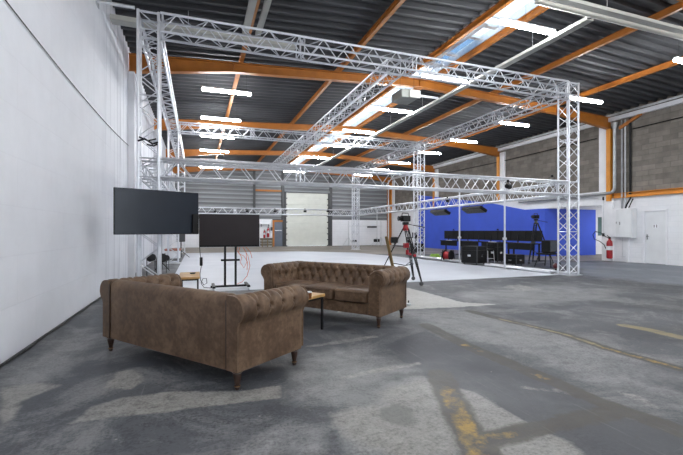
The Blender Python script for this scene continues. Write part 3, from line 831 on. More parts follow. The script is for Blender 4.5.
b = MB(); b.tube([(XR - .04, YN + 1, 5.33), (XR - .04, 4, 5.33), (XR - .04, 11.08, 5.30)], .022, 6)
tag(b.build('hanging_cable', 'black'), 'black cable running level along top of near block wall', 'cable')
b = MB(); b.tube([(XR - .05, 12.6, 5.25), (XR - .05, 18, 5.20), (XR - .05, 24, 5.28), (XR - .05, 29, 5.25)], .022, 6)
tag(b.build('hanging_cable', 'black'), 'black cable running level along block wall behind the trusses', 'cable')
# opening edge: black box and thin pipe
t = thing('control_box', 'small black pull switch on white post beside the side opening', 'switch', (XR - .08, 12.25, 0))
b = MB(); b.rbox(-.06, 0, -.04, .04, 1.02, 1.16, .008, 1); b.build('switch_body', 'dark_grey', t, False)
b = MB(); b.tube([(-.02, 0, 1.16), (-.02, 0, 2.55)], .010, 6); b.build('conduit', 'alu_dull', t)
b = MB(); b.rbox(-.05, 0, -.03, .03, 2.55, 2.70, .01, 1); b.build('black_cap', 'black', t, False)

def extinguisher(loc, rz, label, hose=True, scale=1.0, cat='fire extinguisher'):
    t = thing('fire_extinguisher', label, cat, loc, rz); t.scale = (scale,) * 3
    b = MB(); b.lathe([(.05, 0), (.075, .01), (.08, .04), (.08, .46), (.07, .52), (.035, .56), (.03, .60)], (0, 0, 0), 20); b.build('cylinder', 'red', t)
    b = MB(); b.lathe([(.0805, .26), (.081, .27), (.081, .37), (.0805, .38)], (0, 0, 0), 20); b.build('paper_label', 'white_paint', t)
    b = MB(); b.rbox(-.03, .03, -.03, .03, .60, .65, .008, 1); b.tube([(0, 0, .65), (-.10, 0, .70)], .010, 6); b.tube([(0, 0, .63), (-.11, 0, .64)], .008, 6); b.build('valve', 'black_metal', t)
    if hose:
        b = MB(); b.tube([(0, .02, .62), (-.03, .10, .66), (-.05, .25, .78), (-.05, .42, .82), (-.05, .50, .72), (-.05, .45, .58), (-.05, .28, .52), (-.03, .15, .42), (-.02, .10, .30)], .011, 8); b.build('hose', 'black', t)
    else:
        b = MB(); b.tube([(0, .02, .62), (-.02, .09, .58), (-.02, .10, .30)], .011, 8); b.build('hose', 'black', t)
    b = MB(); b.box(-.02, .095, -.05, .05, .40, .43); b.build('bracket', 'alu_dull', t, False)
    return t
extinguisher((XR - .185, 11.92, .10), 0, 'red fire extinguisher with looped black hose beside electrical cabinet', True, 1.38)
extinguisher((5.02, YF - .12, .70), -PI / 2, 'left one of two red extinguishers on far white wall', False, 1.0)
extinguisher((5.32, YF - .12, .75), -PI / 2, 'larger right one of two red extinguishers on far white wall', False, 1.25)

# far wall clutter
t = thing('timber_crate', 'low grey wooden crate on floor below far extinguishers', 'crate', (5.08, YF - .8, 0))
for k in range(3):
    b = MB(); b.box(-.45, .45, -.35, .35, .10 + .2 * k, .26 + .2 * k); b.build('board_row', 'crate', t, False)
for sx in (-.42, 0, .36):
    b = MB(); b.box(sx, sx + .06, -.38, -.352, 0, .68); b.build('batten', 'wood_old', t, False)
b = MB(); b.box(-.48, .48, -.38, .38, .66, .70); b.build('lid', 'crate', t, False)
t = thing('bracket_shelf', 'small grey bracket shelf on far white wall above extinguishers', 'shelf', (5.05, YF - .01, 1.78))
b = MB(); b.box(-.38, .42, -.22, 0, 0, .05); b.build('board', 'alu_dull', t, False)
b = MB(); b.box(-.3, -.26, -.2, 0, -.18, 0); b.box(.3, .34, -.2, 0, -.18, 0); b.build('bracket', 'dark_grey', t, False)
t = thing('junction_box', 'small dark box on far wall beside orange door frame', 'box', (5.60, YF - .02, 1.28))
b = MB(); b.rbox(-.07, .07, -.10, 0, 0, .28, .01, 1); b.build('box_body', 'dark_grey', t, False)
b = MB(); b.tube([(0, -.03, .28), (0, -.03, .85)], .01, 6); b.build('cable', 'black', t)
t = thing('backdrop_stand', 'tall thin grey backdrop stand with crossbar before white back wall', 'stand', (11.4, YF - 1.0, 0))
def stand(t, x, hgt, mat='dark_grey'):
    b = MB(); b.tube([(x, 0, .05), (x, 0, hgt)], .025, 8); b.build('upright', mat, t)
    b = MB()
    for A in (.3, 2.4, 4.5): b.tube([(x, 0, .75), (x + .5 * math.cos(A), .5 * math.sin(A), .02)], .016, 6)
    b.build('feet', mat, t)
pA, pB = onY(348.5, 226, YF - 1.0), onY(381, 226, YF - 1.0)
t.location = (pA.x, YF - 1.0, 0); wdt = pB.x - pA.x
stand(t, 0, 2.1, 'alu_dull'); stand(t, wdt, 2.1, 'alu_dull')
b = MB(); b.tube([(-.1, 0, 1.68), (wdt + .1, 0, 1.68)], .022, 8); b.build('crossbar', 'alu_dull', t)
b = MB(); b.rbox(wdt * .58, wdt * .86, -.12, .12, 1.52, 1.66, .04, 2); b.build('lamp_head', 'dark_grey', t)
b = MB(); b.rbox(wdt * .10, wdt * .26, -.1, .1, .32, .50, .05, 2); b.build('weight_bag', 'black', t)
t = thing('light_stand', 'single thin light stand with black bag near white back wall', 'stand', (0, 0, 0))
p = onY(377, 250, YF - 2.4); t.location = (p.x, YF - 2.4, 0)
stand(t, 0, 3.0, 'alu_dull')
b = MB(); b.rbox(-.28, .22, -.12, .12, .35, .60, .06, 2); b.build('weight_bag', 'black', t)
b = MB(); b.tube([(XR - .5, YF - .5, .0), (XR - .5, YF - .5, 5.7)], .05, 10); tag(b.build('drain_pipe', 'alu_dull'), 'grey vertical pipe beside orange corner column far right back', 'pipe')

# ================================================================== LEFT WALL FITTINGS
b = MB(); pts = []
for k in range(40):
    y = 2.5 + (12.1 - 2.5) * k / 39
    zz = 3.40 + .10 * ((y - 7.6) / 4.0) ** 2 * (1 if y > 4 else 1)
    pts.append((XL + .015, y, zz))
b.tube(pts, .0065, 6); tag(b.build('hanging_cable', 'black'), 'black cable slung along the white left wall at upper height', 'cable')
b = MB(); pts = [(XL + .05 + .012 * math.sin(k * 1.7), 1.5 + k * .3, .014) for k in range(36)]
b.tube(pts, .013, 6); tag(b.build('floor_cable', 'black'), 'dark cable lying along foot of white left wall', 'cable')
b = MB(); b.tube([(XL + .05, 12.55, 0), (XL + .05, 12.55, 5.9)], .04, 8); tag(b.build('down_pipe', 'dark_grey'), 'dark vertical pipe on white left wall behind the screens', 'pipe')

# ================================================================== SOFAS
def arc(cx, cz, r, a0, a1, n):
    return [(cx + r * math.cos(math.radians(a0 + (a1 - a0) * k / n)), cz + r * math.sin(math.radians(a0 + (a1 - a0) * k / n))) for k in range(n + 1)]
def resample(pts, step):
    out = [Vector((p[0], p[1])) for p in pts]; ln = [0]
    for a, b_ in zip(out[:-1], out[1:]): ln.append(ln[-1] + (b_ - a).length)
    n = int(ln[-1] / step); res = []
    for k in range(n + 1):
        s = ln[-1] * k / n; i = 0
        while i < len(ln) - 2 and ln[i + 1] < s: i += 1
        t = (s - ln[i]) / max(1e-9, ln[i + 1] - ln[i]); res.append((out[i].lerp(out[i + 1], t), s))
    return res
def tufted(name, prof, length, place, rows, pitch, parent, capmat='leather', bt=True, s_limits=None, pleat_over=None):
    """upholstered roll: prof in (u, z), pushed along the length; buttons sunk at the crossings of a diamond grid"""
    P = resample(prof, .012); nL = int(length / .0125) + 1
    btn = []
    for ri, s in enumerate(rows):
        off = 0 if ri % 2 == 0 else .5
        nb = int(length / pitch)
        st = (length - nb * pitch) / 2
        k = 0
        while True:
            l = st + (k + off) * pitch + pitch * .0
            if l > length - .03: break
            if l > .03: btn.append((s, l, ri))
            k += 1
    segs = []
    for (s, l, ri) in btn:
        for (s2, l2, r2) in btn:
            if r2 == ri + 1 and abs(l2 - l) < pitch * .6: segs.append((s, l, s2, l2))
    smax = P[-1][1]
    if pleat_over:
        for (s, l, ri) in btn:
            if ri == len(rows) - 1: segs.append((s, l, pleat_over[1], l))
            if ri == 0: segs.append((s, l, pleat_over[0], l))
    vs = []; bpos = []
    nP = len(P)
    def nrm(i):
        a = P[max(i - 1, 0)][0]; b_ = P[min(i + 1, nP - 1)][0]; d = (b_ - a).normalized()
        return Vector((d.y, -d.x))
    grid_d = {}
    for i in range(nP):
        s = P[i][1]
        for j in range(nL):
            l = length * j / (nL - 1); d = 0
            if rows:
                for (bs, bl, _) in btn:
                    r2 = (s - bs) ** 2 + (l - bl) ** 2
                    if r2 < .006: d -= .036 * math.exp(-r2 / (2 * .0165 ** 2))
                for (a, b_, c, e) in segs:
                    if min(b_, e) - .04 < l < max(b_, e) + .04 and min(a, c) - .03 < s < max(a, c) + .03:
                        vx, vy = c - a, e - b_; q = max(0, min(1, ((s - a) * vx + (l - b_) * vy) / (vx * vx + vy * vy)))
                        r2 = (s - a - q * vx) ** 2 + (l - b_ - q * vy) ** 2
                        d -= .0125 * math.exp(-r2 / (2 * .010 ** 2))
            # the ends of the roll are rounded over
            e = min(l, length - l)
            if e < .03: d -= .012 * (1 - e / .03) ** 2
            n_ = nrm(i); p = P[i][0] + n_ * d
            vs.append(place(p.x, p.y, l))
    fs = []
    for i in range(nP - 1):
        for j in range(nL - 1):
            fs.append((i * nL + j, i * nL + j + 1, (i + 1) * nL + j + 1, (i + 1) * nL + j))
    mb = MB(); mb.add(vs, fs)
    mb.add([vs[i * nL] for i in range(nP)], [tuple(range(nP))]); mb.add([vs[i * nL + nL - 1] for i in range(nP)], [tuple(range(nP - 1, -1, -1))])
    # underside closing strip
    a0, a1 = vs[0], vs[nL - 1]; b0, b1 = vs[(nP - 1) * nL], vs[nP * nL - 1]
    mb.add([a0, a1, b1, b0], [(0, 1, 2, 3)])
    o = mb.build(name, 'leather', parent)
    if bt and rows:
        for (s, l, _) in btn:
            i = min(range(nP), key=lambda k: abs(P[k][1] - s)); n_ = nrm(i); p = P[i][0] - n_ * .033; q = P[i][0] - n_ * .027
            A = Vector(place(p.x, p.y, l)); B = Vector(place(q.x, q.y, l)); dd = (B - A).normalized()
            m = MB(); R = dd.to_track_quat('Z', 'Y').to_matrix()
            m.lathe([(.013, -.004), (.0135, .002), (.010, .006), (.004, .008)], A, 8, R); m.build('button', 'leather', o)
    return o
def make_sofa(label, loc, rz):
    t = thing('chesterfield_sofa', label, 'sofa', loc, rz)
    Lh, Dh = 1.0, .40
    # arms (profile from the outer foot, over the scroll, down to the seat)
    for sgn in (-1, 1):
        prof = [(1.0, .155), (1.0, .50)] + arc(.945, .630, .118, -55, 200, 26) + [(.825, .52), (.80, .40), (.80, .16)]
        Ppl = lambda u, z, l, s_=sgn: Vector((s_ * u, -Dh + l, z))
        arm = tufted('arm', prof, 2 * Dh - .015, Ppl, [.50, .80, .93], .15, t, pleat_over=(.40, 1.02))
        # scroll panel on the arm front with piping
        fp = [(.985, .17), (.985, .50)] + arc(.952, .628, .100, -58, 200, 20) + [(.845, .52), (.835, .17)]
        m = MB(); m.prism([Vector((sgn * u, -Dh - .022, z)) for u, z in fp], (0, .024, 0)); pn = m.build('scroll_panel', 'leather', arm, False)
        m = MB(); m.tube([Vector((sgn * u, -Dh - .022, z)) for u, z in fp], .008, 6); m.build('piping', 'leather', pn)
        m = MB()
        for k in range(9):
            for u in (.975, .845): m.lathe([(.007, 0), (.006, .003), (.002, .005)], (sgn * u, -Dh - .022, .19 + .038 * k), 6, Matrix.Rotation(PI / 2, 3, 'X'))
        m.build('nail_heads', 'brass', pn)
        m = MB(); sp = [(.952 + (.085 - .006 * k) * math.cos(k * .5), .628 + (.085 - .006 * k) * math.sin(k * .5)) for k in range(13)]
        m.tube([Vector((sgn * u, -Dh - .024, z)) for u, z in sp], .006, 5); m.build('scroll_seam', 'leather', pn)
        # back edge strip of the arm and a dark tube painted as the shade in its joint
        fp2 = [(1.0, .155), (1.0, .50)] + arc(.945, .630, .114, -55, 88, 16) + [(.880, .744), (.880, .155)]
        m = MB(); m.prism([Vector((sgn * u, Dh - .018, z)) for u, z in fp2], (0, .022, 0)); bs = m.build('back_strip', 'leather', arm, False)
        m = MB(); m.tube([(sgn * .873, Dh + .002, .165), (sgn * .873, Dh + .002, .70), (sgn * .873, Dh - .02, .735)], .0055, 6); m.build('seam_shade', 'legwood', bs)
    # back
    prof = [(Dh, .155), (Dh, .66)] + arc(Dh - .082, .666, .082, 0, 200, 18) + [(Dh - .20, .52), (Dh - .26, .40), (Dh - .26, .30)]
    place = lambda u, z, l: Vector((-.866 + l, u, z))
    tufted('backrest', prof, 1.732, place, [.72, .83, .94], .155, t, pleat_over=(.67, 1.0))
    # smooth leather over the back, with side seams
    # base rail
    m = MB(); m.rbox(-.80, .80, -Dh + .015, Dh - .27, .155, .30, .012, 2); m.build('base_rail', 'leather', t, False)
    for k in range(3):
        m = MB(); x = -.797 + k * .5315
        bm = bmesh.new(); bmesh.ops.create_cube(bm, size=1)
        bmesh.ops.bevel(bm, geom=bm.edges[:], offset=.16, segments=4, profile=.6, affect='EDGES')
        bmesh.ops.subdivide_edges(bm, edges=bm.edges[:], cuts=1, use_grid_fill=True)
        vs = []
        for v in bm.verts:
            c = v.co; cr = .018 * max(0, (1 - (2 * c.x) ** 2)) * max(0, (1 - (2 * c.y) ** 2)) if c.z > 0 else 0
            vs.append(Vector((x + .004 + (c.x + .5) * .523, -Dh - .012 + (c.y + .5) * .57, .300 + (c.z + .5) * .165 + cr)))
        bm.verts.index_update()
        m.add(vs, [[v.index for v in f.verts] for f in bm.faces]); bm.free()
        cu = m.build('seat_cushion', 'leather', t)
        p = MB()
        for zz in (.324, .440): p.tube([(x + .03, -Dh - .013, zz), (x + .50, -Dh - .013, zz)], .006, 6)
        p.build('piping', 'leather', cu)
    for sx, sy in ((-1, -1), (1, -1), (-1, 1), (1, 1)):
        m = MB()
        m.lathe([(.040, .157), (.040, .140), (.030, .132), (.034, .120), (.030, .095), (.022, .060), (.019, .040), (.024, .036), (.024, .026), (.018, .022), (.021, .012), (.016, 0)], (sx * .945, sy * .35, 0), 16)
        lg = m.build('leg', 'legwood', t)
        r = MB(); r.lathe([(.0245, .027), (.0255, .031), (.0245, .035)], (sx * .945, sy * .35, 0), 16); r.build('ring', 'brass', lg)
    return t
PH = math.atan2(.795, -.607)
sofa = make_sofa('brown buttoned leather sofa in front, seen from behind near white wall', (.0, 4.215, 0), PH)
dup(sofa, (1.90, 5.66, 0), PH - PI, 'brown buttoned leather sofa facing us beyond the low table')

# ================================================================== TABLES
def low_table(label, loc, rz, lx, ly, h, name):
    t = thing(name, label, 'table', loc, rz)
    b = MB(); b.rbox(-lx / 2, lx / 2, -ly / 2, ly / 2, h - .035, h, .004, 1); b.build('table_top', 'tan', t, False)
    b = MB()
    for sy in (-1, 1): b.box(-lx / 2 + .02, lx / 2 - .02, sy * (ly / 2 - .03) - .012, sy * (ly / 2 - .03) + .012, h - .06, h - .035)
    for sx in (-1, 1): b.box(sx * (lx / 2 - .03) - .012, sx * (lx / 2 - .03) + .012, -ly / 2 + .02, ly / 2 - .02, h - .06, h - .035)
    b.build('apron_frame', 'black_metal', t, False)
    for sx in (-1, 1):
        for sy in (-1, 1):
            b = MB(); x, y = sx * (lx / 2 - .03), sy * (ly / 2 - .03)
            b.box(x - .0125, x + .0125, y - .0125, y + .0125, 0, h - .036); b.build('leg', 'black_metal', t, False)
    return t
u = Vector((-.607, .795, 0)); v = Vector((.795, .607, 0))
cn = Vector((1.53, 4.87, 0)); ct = cn + u * .31 - v * .29
low_table('low coffee table with tan wooden top between the two sofas', (ct.x, ct.y, 0), PH, .62, .58, .455, 'coffee_table')
g0 = fl(309, 298.5, .455)
t = thing('glass_tumbler', 'small dark amber tumbler near corner of coffee table', 'glass', (g0.x, g0.y, .455))
b = MB(); b.lathe([(.028, 0), (.034, .07), (.031, .07), (.026, .008)], (0, 0, 0), 16); b.build('glass', 'amber', t)
b = MB(); b.lathe([(.035, .07), (.036, .078), (.030, .085)], (0, 0, 0), 16); b.build('lid', 'alu_dull', t)
low_table('small side table with tan top behind left end of front sofa', (-.13, 7.45, 0), 0, .33, .88, .495, 'side_table')
t = thing('dish', 'small dark dish lying on tan side table', 'dish', (-.08, 7.55, .495))
b = MB(); b.lathe([(.04, 0), (.055, .02), (.05, .02), (.036, .006)], (0, 0, 0), 16); b.build('bowl', 'dark_grey', t)

# ================================================================== SCREENS
# big screen clamped to the front left tower
A = Vector((-1.285, 7.44)); B = Vector((.02, 8.07)); d = (B - A); ln = d.length; rz = math.atan2(d.y, d.x); mid = (A + B) / 2
t = thing('television', 'large blank wall-sized screen at left clamped in front of truss tower', 'television', (mid.x, mid.y, 1.19), rz)
b = MB(); b.rbox(-ln / 2, ln / 2, 0, .045, 0, .78, .006, 2); b.build('housing', 'black', t, False)
b = MB(); b.box(-ln / 2 + .008, ln / 2 - .008, -.003, .0, .014, .772); b.build('screen', 'screen', t, False)
b = MB(); b.box(-.25, .25, .045, .08, .2, .6); b.tube([(-.1, .06, .35), (-.22, .82, .35)], .02, 8); b.tube([(-.1, .06, .5), (-.22, .82, .5)], .02, 8)
b.build('bracket', 'black_metal', t)
t = thing('reflection_panel', 'narrow black panel standing in for a reflection at lower right of large blank screen', 'black panel', (0, 0, 0), rz)  # added panel drawn for the dark reflection in the big screen
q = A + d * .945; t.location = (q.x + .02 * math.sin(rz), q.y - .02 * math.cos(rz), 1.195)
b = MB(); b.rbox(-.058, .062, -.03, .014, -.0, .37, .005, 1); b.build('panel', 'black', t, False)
# smaller screen on a rolling stand
t = thing('television_stand', 'smaller blank screen on black two-post rolling stand', 'television', (.66, 8.95, .0065))
b = MB(); b.rbox(-.63, .615, -.10, -.055, .905, 1.60, .006, 2); tv = b.build('television', 'black', t, False)
b = MB(); b.box(-.618, .603, -.1035, -.10, .945, 1.59); b.build('screen', 'screen2', tv, False)
for x in (-.105, .115):
    b = MB(); b.rbox(x - .022, x + .022, -.05, -.005, .05, 1.45, .004, 1); b.build('post', 'black_metal', t, False)
b = MB(); b.box(-.19, .20, -.055, 0, .60, .64); b.build('crossbar', 'black_metal', t, False)
b = MB(); b.rbox(-.40, .40, -.06, .0, .045, .085, .005, 1); b.build('base_bar', 'black_metal', t, False)
for x in (-.34, .36):
    b = MB(); b.rbox(x - .03, x + .03, -.33, .30, .06, .10, .005, 1); b.build('foot', 'black_metal', t, False)
    for y in (-.30, .27):
        c = MB(); c.lathe([(.005, -.016), (.032, -.016), (.036, 0), (.032, .016), (.005, .016)], (x, y, .036), 14, Matrix.Rotation(PI / 2, 3, 'Y')); c.build('caster', 'alu_dull', t)
b = MB()
pts = [onY(x, y, 8.9) for x, y in [(199.5, 246), (200, 252), (200.8, 258)]]; b.tube(pts, .006, 6)
pts = [onY(x, y, 8.9) for x, y in [(201.5, 265), (200, 274), (200.5, 280), (204, 285), (207, 283), (206.5, 278.5), (203, 278.5), (201, 283), (204, 287.5), (212, 288)]]; b.tube(pts, .006, 6)
o = b.build('power_cord', 'black', t); o.location = -Vector(t.location)
pp = onY(201.2, 261.5, 8.9); m = MB(); m.rbox(pp.x - .03, pp.x + .03, pp.y - .02, pp.y + .02, pp.z - .09, pp.z + .09, .012, 2); m.build('adapter', 'black', o)
b = MB()
for pts in ([(240, 247), (238.5, 252), (242, 258), (240, 262), (244, 268), (247, 262), (246, 252), (243, 247)], [(243, 247), (248, 256), (250, 266), (247, 276), (242, 282), (237, 284)], [(238, 247), (236.5, 250), (239.5, 254), (244, 256), (247.5, 262), (247, 270)], [(246, 247), (250.5, 252), (252, 258)]):
    b.tube([onY(x, y, 9.0) for x, y in pts], .0055, 6)
tag(b.build('orange_cable', 'orange_cable'), 'orange cable hanging in loops behind smaller screen', 'cable')

# ================================================================== CAMERAS ON TRIPODS
def tripod(label, apex, feet, ztop, accent, extra):
    t = thing('camera_tripod', label, 'camera tripod', (apex.x, apex.y, .0065 if apex.x < 8 else 0))
    for f in feet:
        dv = Vector((f[0] - apex.x, f[1] - apex.y, 0)); side = Vector((-dv.y, dv.x, 0)).normalized()
        top = Vector((0, 0, ztop)) + dv.normalized() * .06; footp = dv + Vector((0, 0, .10)); mid = top.lerp(footp, .52)
        b = MB()
        for s in (-1, 1):
            b.tube([top + side * .045 * s, mid + side * .035 * s], .014, 6)
        b.tube([top.lerp(mid, .45), footp], .013, 6)
        for s in (-1, 1): b.tube([mid + side * .035 * s, footp + side * .012 * s], .011, 6)
        for f_ in (.12, .36, .6, .84): b.tube([top.lerp(mid, f_) + side * .043, top.lerp(mid, f_) - side * .043], .010, 5)
        for f_ in (.3, .6): b.tube([mid.lerp(footp, f_) + side * .03, mid.lerp(footp, f_) - side * .03], .010, 5)
        lg = b.build('leg', 'black_metal', t)
        k = MB(); k.rbox(-.035, .035, -.035, .035, -.03, .03, .008, 1, Matrix.Translation(mid)); k.build('leg_clamp', accent, lg, False)
        w = MB(); w.lathe([(.006, -.018), (.045, -.018), (.05, 0), (.045, .018), (.006, .018)], (dv.x, dv.y, .05), 14, Matrix.Rotation(PI / 2, 3, 'X')); w.tube([footp, dv + Vector((0, 0, .05))], .012, 6)
        w.build('caster', 'dark_grey', lg)
    b = MB()
    for f in feet:
        dv = Vector((f[0] - apex.x, f[1] - apex.y, 0)); b.tube([(0, 0, .42), dv * .52 + Vector((0, 0, .48))], .010, 6)
    b.build('spreader', 'black_metal', t)
    b = MB(); b.lathe([(.06, ztop - .05), (.075, ztop), (.06, ztop + .04), (.05, ztop + .09)], (0, 0, 0), 14); b.build('bowl', accent, t)
    b = MB(); b.rbox(-.06, .06, -.06, .06, ztop + .09, ztop + .16, .012, 2); b.tube([(.05, 0, ztop + .11), (.45, -.12, ztop + .03)], .011, 6); b.build('pan_head', 'black_metal', t)
    b = MB(); b.rbox(-.11, .10, -.075, .075, ztop + .17, ztop + .31, .015, 2); cb = b.build('camera_body', 'black', t, False)
    b = MB(); b.lathe([(.045, 0), (.05, .05), (.06, .08), (.055, .085)], (-.11, 0, ztop + .24), 14, Matrix.Rotation(-PI / 2, 3, 'Y')); ln_ = b.build('lens', 'black', cb)
    b = MB(); b.lathe([(.002, 0), (.05, .001), (.002, .004)], (-.195, 0, ztop + .24), 14, Matrix.Rotation(-PI / 2, 3, 'Y')); b.build('lens_glass', 'lens', ln_)
    b = MB(); b.tube([(-.1, 0, ztop + .31), (-.09, 0, ztop + .37), (.07, 0, ztop + .37), (.08, 0, ztop + .31)], .012, 6); b.build('top_handle', 'black_metal', cb)
    extra(t, ztop)
    return t
def ex1(t, z):
    b = MB(); b.tube([(.02, 0, z - .42), (-.32, .05, z - .40)], .012, 6); b.tube([(-.28, .04, z - .40), (-.28, .04, z - .34)], .012, 6); b.build('side_arm', 'black_metal', t)
    b = MB(); b.rbox(-.36, -.20, .0, .09, z - .34, z - .20, .01, 1); b.build('monitor', 'black', t, False)
    b = MB(); b.rbox(-.05, .06, -.07, .05, z - .46, z - .34, .015, 2); b.rbox(-.03, .04, -.10, -.05, z - .62, z - .5, .012, 1); b.build('red_clamp', 'red', t, False)
tripod('black video camera on tall tripod with red clamps behind far sofa', Vector((4.68, 8.5, 0)), [(4.77, 7.93), (4.12, 8.85), (5.12, 8.9)], 1.30, 'red', ex1)
def ex2(t, z): pass
pt = fl(536, 263.2)
tripod('black video camera on tripod before blue wall near front right tower', Vector((pt.x, pt.y, 0)), [(pt.x - .55, pt.y - .2), (pt.x + .25, pt.y - .55), (pt.x + .3, pt.y + .45)], 1.56, 'dark_grey', ex2)

# timber batten leaning over the back of the far sofa
t0, t1 = Vector((2.97, 5.50, .02)), Vector((2.56, 5.22, 1.17))
ax = (t1 - t0).normalized(); Rm = ax.to_track_quat('Z', 'Y').to_matrix().to_4x4(); Rm.translation = t0
b = MB(); b.rbox(-.022, .022, -.012, .012, 0, (t1 - t0).length, .004, 1, Rm)
tag(b.build('timber_batten', 'wood_old', None, False), 'narrow raw timber batten leaning on back of far sofa', 'plank')
# small knob-ended castor thing at the foot of the far sofa: a coiled grey plug lead
p = fl(408.5, 305.5)
t = thing('floor_weight', 'small grey round weight on floor at right of far sofa', 'weight', (p.x, p.y, 0))
b = MB(); b.lathe([(.03, 0), (.045, .01), (.045, .03), (.02, .045)], (0, 0, 0), 14); b.build('disc', 'alu_dull', t)
b = MB(); b.tube([(0, 0, .04), (.0, .0, .085)], .012, 8); b.build('stem', 'black_metal', t)

# ================================================================== OPERATORS' AREA
desk = thing('operator_desk', 'x', 'desk', (0, 0, 0), 0, 'black operator desks before the blue wall')
b = MB(); b.rbox(-.35, .35, -.78, .78, .70, .735, .006, 1); b.build('desktop', 'black', desk, False)
b = MB(); b.box(-.33, -.30, -.74, .74, .46, .70); b.build('modesty_panel', 'black', desk, False)
for sy in (-.7, .7):
    b = MB(); b.box(-.03, .03, sy - .025, sy + .025, .04, .70); b.rbox(-.33, .33, sy - .03, sy + .03, 0, .04, .005, 1); b.build('leg_frame', 'black_metal', desk, False)
mon = thing('monitor', 'x', 'monitor', (0, 0, 0), 0, 'black monitors in a row on the operator desks')
b = MB(); b.rbox(-.02, .03, -.415, .415, .08, .53, .006, 1); b.build('housing', 'black', mon, False)
b = MB(); b.box(.03, .033, -.40, .40, .095, .515); b.build('screen', 'screen', mon, False)
b = MB(); b.box(-.045, -.02, -.03, .03, .012, .32); b.build('neck', 'black_metal', mon, False)
b = MB(); b.rbox(-.13, .12, -.12, .12, 0, .012, .004, 1); b.build('foot', 'black_metal', mon, False)
DX = 13.2
names = ['nearest the front right tower', 'second from the front right tower', 'third from the front right tower', 'farthest of the row']
fd = fm = True
for k in range(4):
    y = 13.45 + 1.72 * k
    lab = 'black operator desk before blue wall, ' + names[k]
    if fd: desk.location = (DX, y, 0); desk['label'] = lab; fd = False
    else: dup(desk, (DX, y, 0), 0, lab)
    for s, sn in ((-1, 'nearer'), (1, 'farther')):
        if k == 0 and s == -1: pass
        lab = 'black monitor, %s of the two on the desk that is %s' % (sn, names[k])
        lab = ' '.join(lab.split()[:16])
        if fm: mon.location = (DX, y + s * .425, .735); mon['label'] = lab; fm = False
        else: dup(mon, (DX, y + s * .425, .735), 0, lab)
    if k in (1, 3):
        t = thing('desk_lamp', 'small black desk lamp standing on the desk %s' % names[k], 'lamp', (DX + .15, y + .02, .735))
        m = MB(); m.lathe([(.06, 0), (.06, .015), (.01, .02)], (0, 0, 0), 12); m.build('base', 'black', t)
        m = MB(); m.tube([(0, 0, .015), (.03, 0, .40), (-.12, 0, .62)], .008, 6); m.build('arm', 'black_metal', t)
        m = MB(); m.lathe([(.02, 0), (.06, -.07), (.055, -.07)], (-.13, 0, .62), 12); m.build('shade', 'black', t)
    t = thing('keyboard', 'pale papers and keyboard on desk ' + names[k], 'keyboard', (DX - .22, y + .1, .735))
    m = MB(); m.rbox(-.07, .07, -.2, .2, 0, .02, .004, 1); m.build('keys', 'grey_box' if k % 2 else 'dark_grey', t, False)
# separate small desk with a monitor beside the middle tower
t = thing('small_desk', 'small black table with thin legs beside middle right tower', 'desk', (11.6, 19.9, 0))
b = MB(); b.rbox(-.3, .3, -.55, .55, .86, .89, .005, 1); b.build('table_top', 'black', t, False)
for sx in (-.26, .26):
    for sy in (-.5, .5):
        b = MB(); b.box(sx - .015, sx + .015, sy - .015, sy + .015, 0, .86); b.build('leg', 'black_metal', t, False)
b = MB(); b.box(-.28, .28, -.5, .1, .1, .55); b.build('lower_cabinet', 'black', t, False)
t = thing('monitor', 'small black monitor on small table beside middle right tower', 'monitor', (11.6, 20.0, .89))
b = MB(); b.rbox(-.02, .02, -.27, .27, .03, .28, .006, 1); b.build('housing', 'black', t, False)
b = MB(); b.rbox(-.1, .1, -.12, .12, 0, .03, .004, 1); b.build('foot', 'black', t, False)

def flight_case(label, loc, rz, lx, ly, h):
    t = thing('flight_case', label, 'flight case', loc, rz)
    b = MB(); b.rbox(-lx / 2, lx / 2, -ly / 2, ly / 2, .06, h * .78, .012, 1); b.build('case_body', 'black', t, False)
    b = MB(); b.rbox(-lx / 2, lx / 2, -ly / 2, ly / 2, h * .785, h, .012, 1); b.build('lid', 'black', t, False)
    b = MB()
    for sx in (-1, 1):
        for sy in (-1, 1): b.box(sx * (lx / 2 + .002) - .012, sx * (lx / 2 + .002) + .012, sy * (ly / 2 + .002) - .012, sy * (ly / 2 + .002) + .012, .07, h - .01)
    b.build('corner_edging', 'dark_grey', t, False)
    b = MB(); b.box(-.06, .06, -ly / 2 - .012, -ly / 2, h * .45, h * .55); b.box(-lx / 2 - .012, -lx / 2, -.06, .06, h * .45, h * .55); b.build('handle', 'chrome', t, False)
    for sx in (-1, 1):
        for sy in (-1, 1):
            m = MB(); m.lathe([(.004, -.014), (.028, -.014), (.03, 0), (.028, .014), (.004, .014)], (sx * (lx / 2 - .07), sy * (ly / 2 - .07), .03), 10, Matrix.Rotation(PI / 2, 3, 'X')); m.build('caster', 'dark_grey', t)
    return t
flight_case('large black flight case on white stage edge right of the thin pole', (9.72, 12.42, .006), .35, .64, .64, .68)
flight_case('smaller black case right of the nearer thin pole', (10.85, 11.62, 0), .2, .46, .5, .40)
flight_case('tall black case between the thin pole and the desks', (11.3, 13.1, 0), .2, .4, .5, .78)
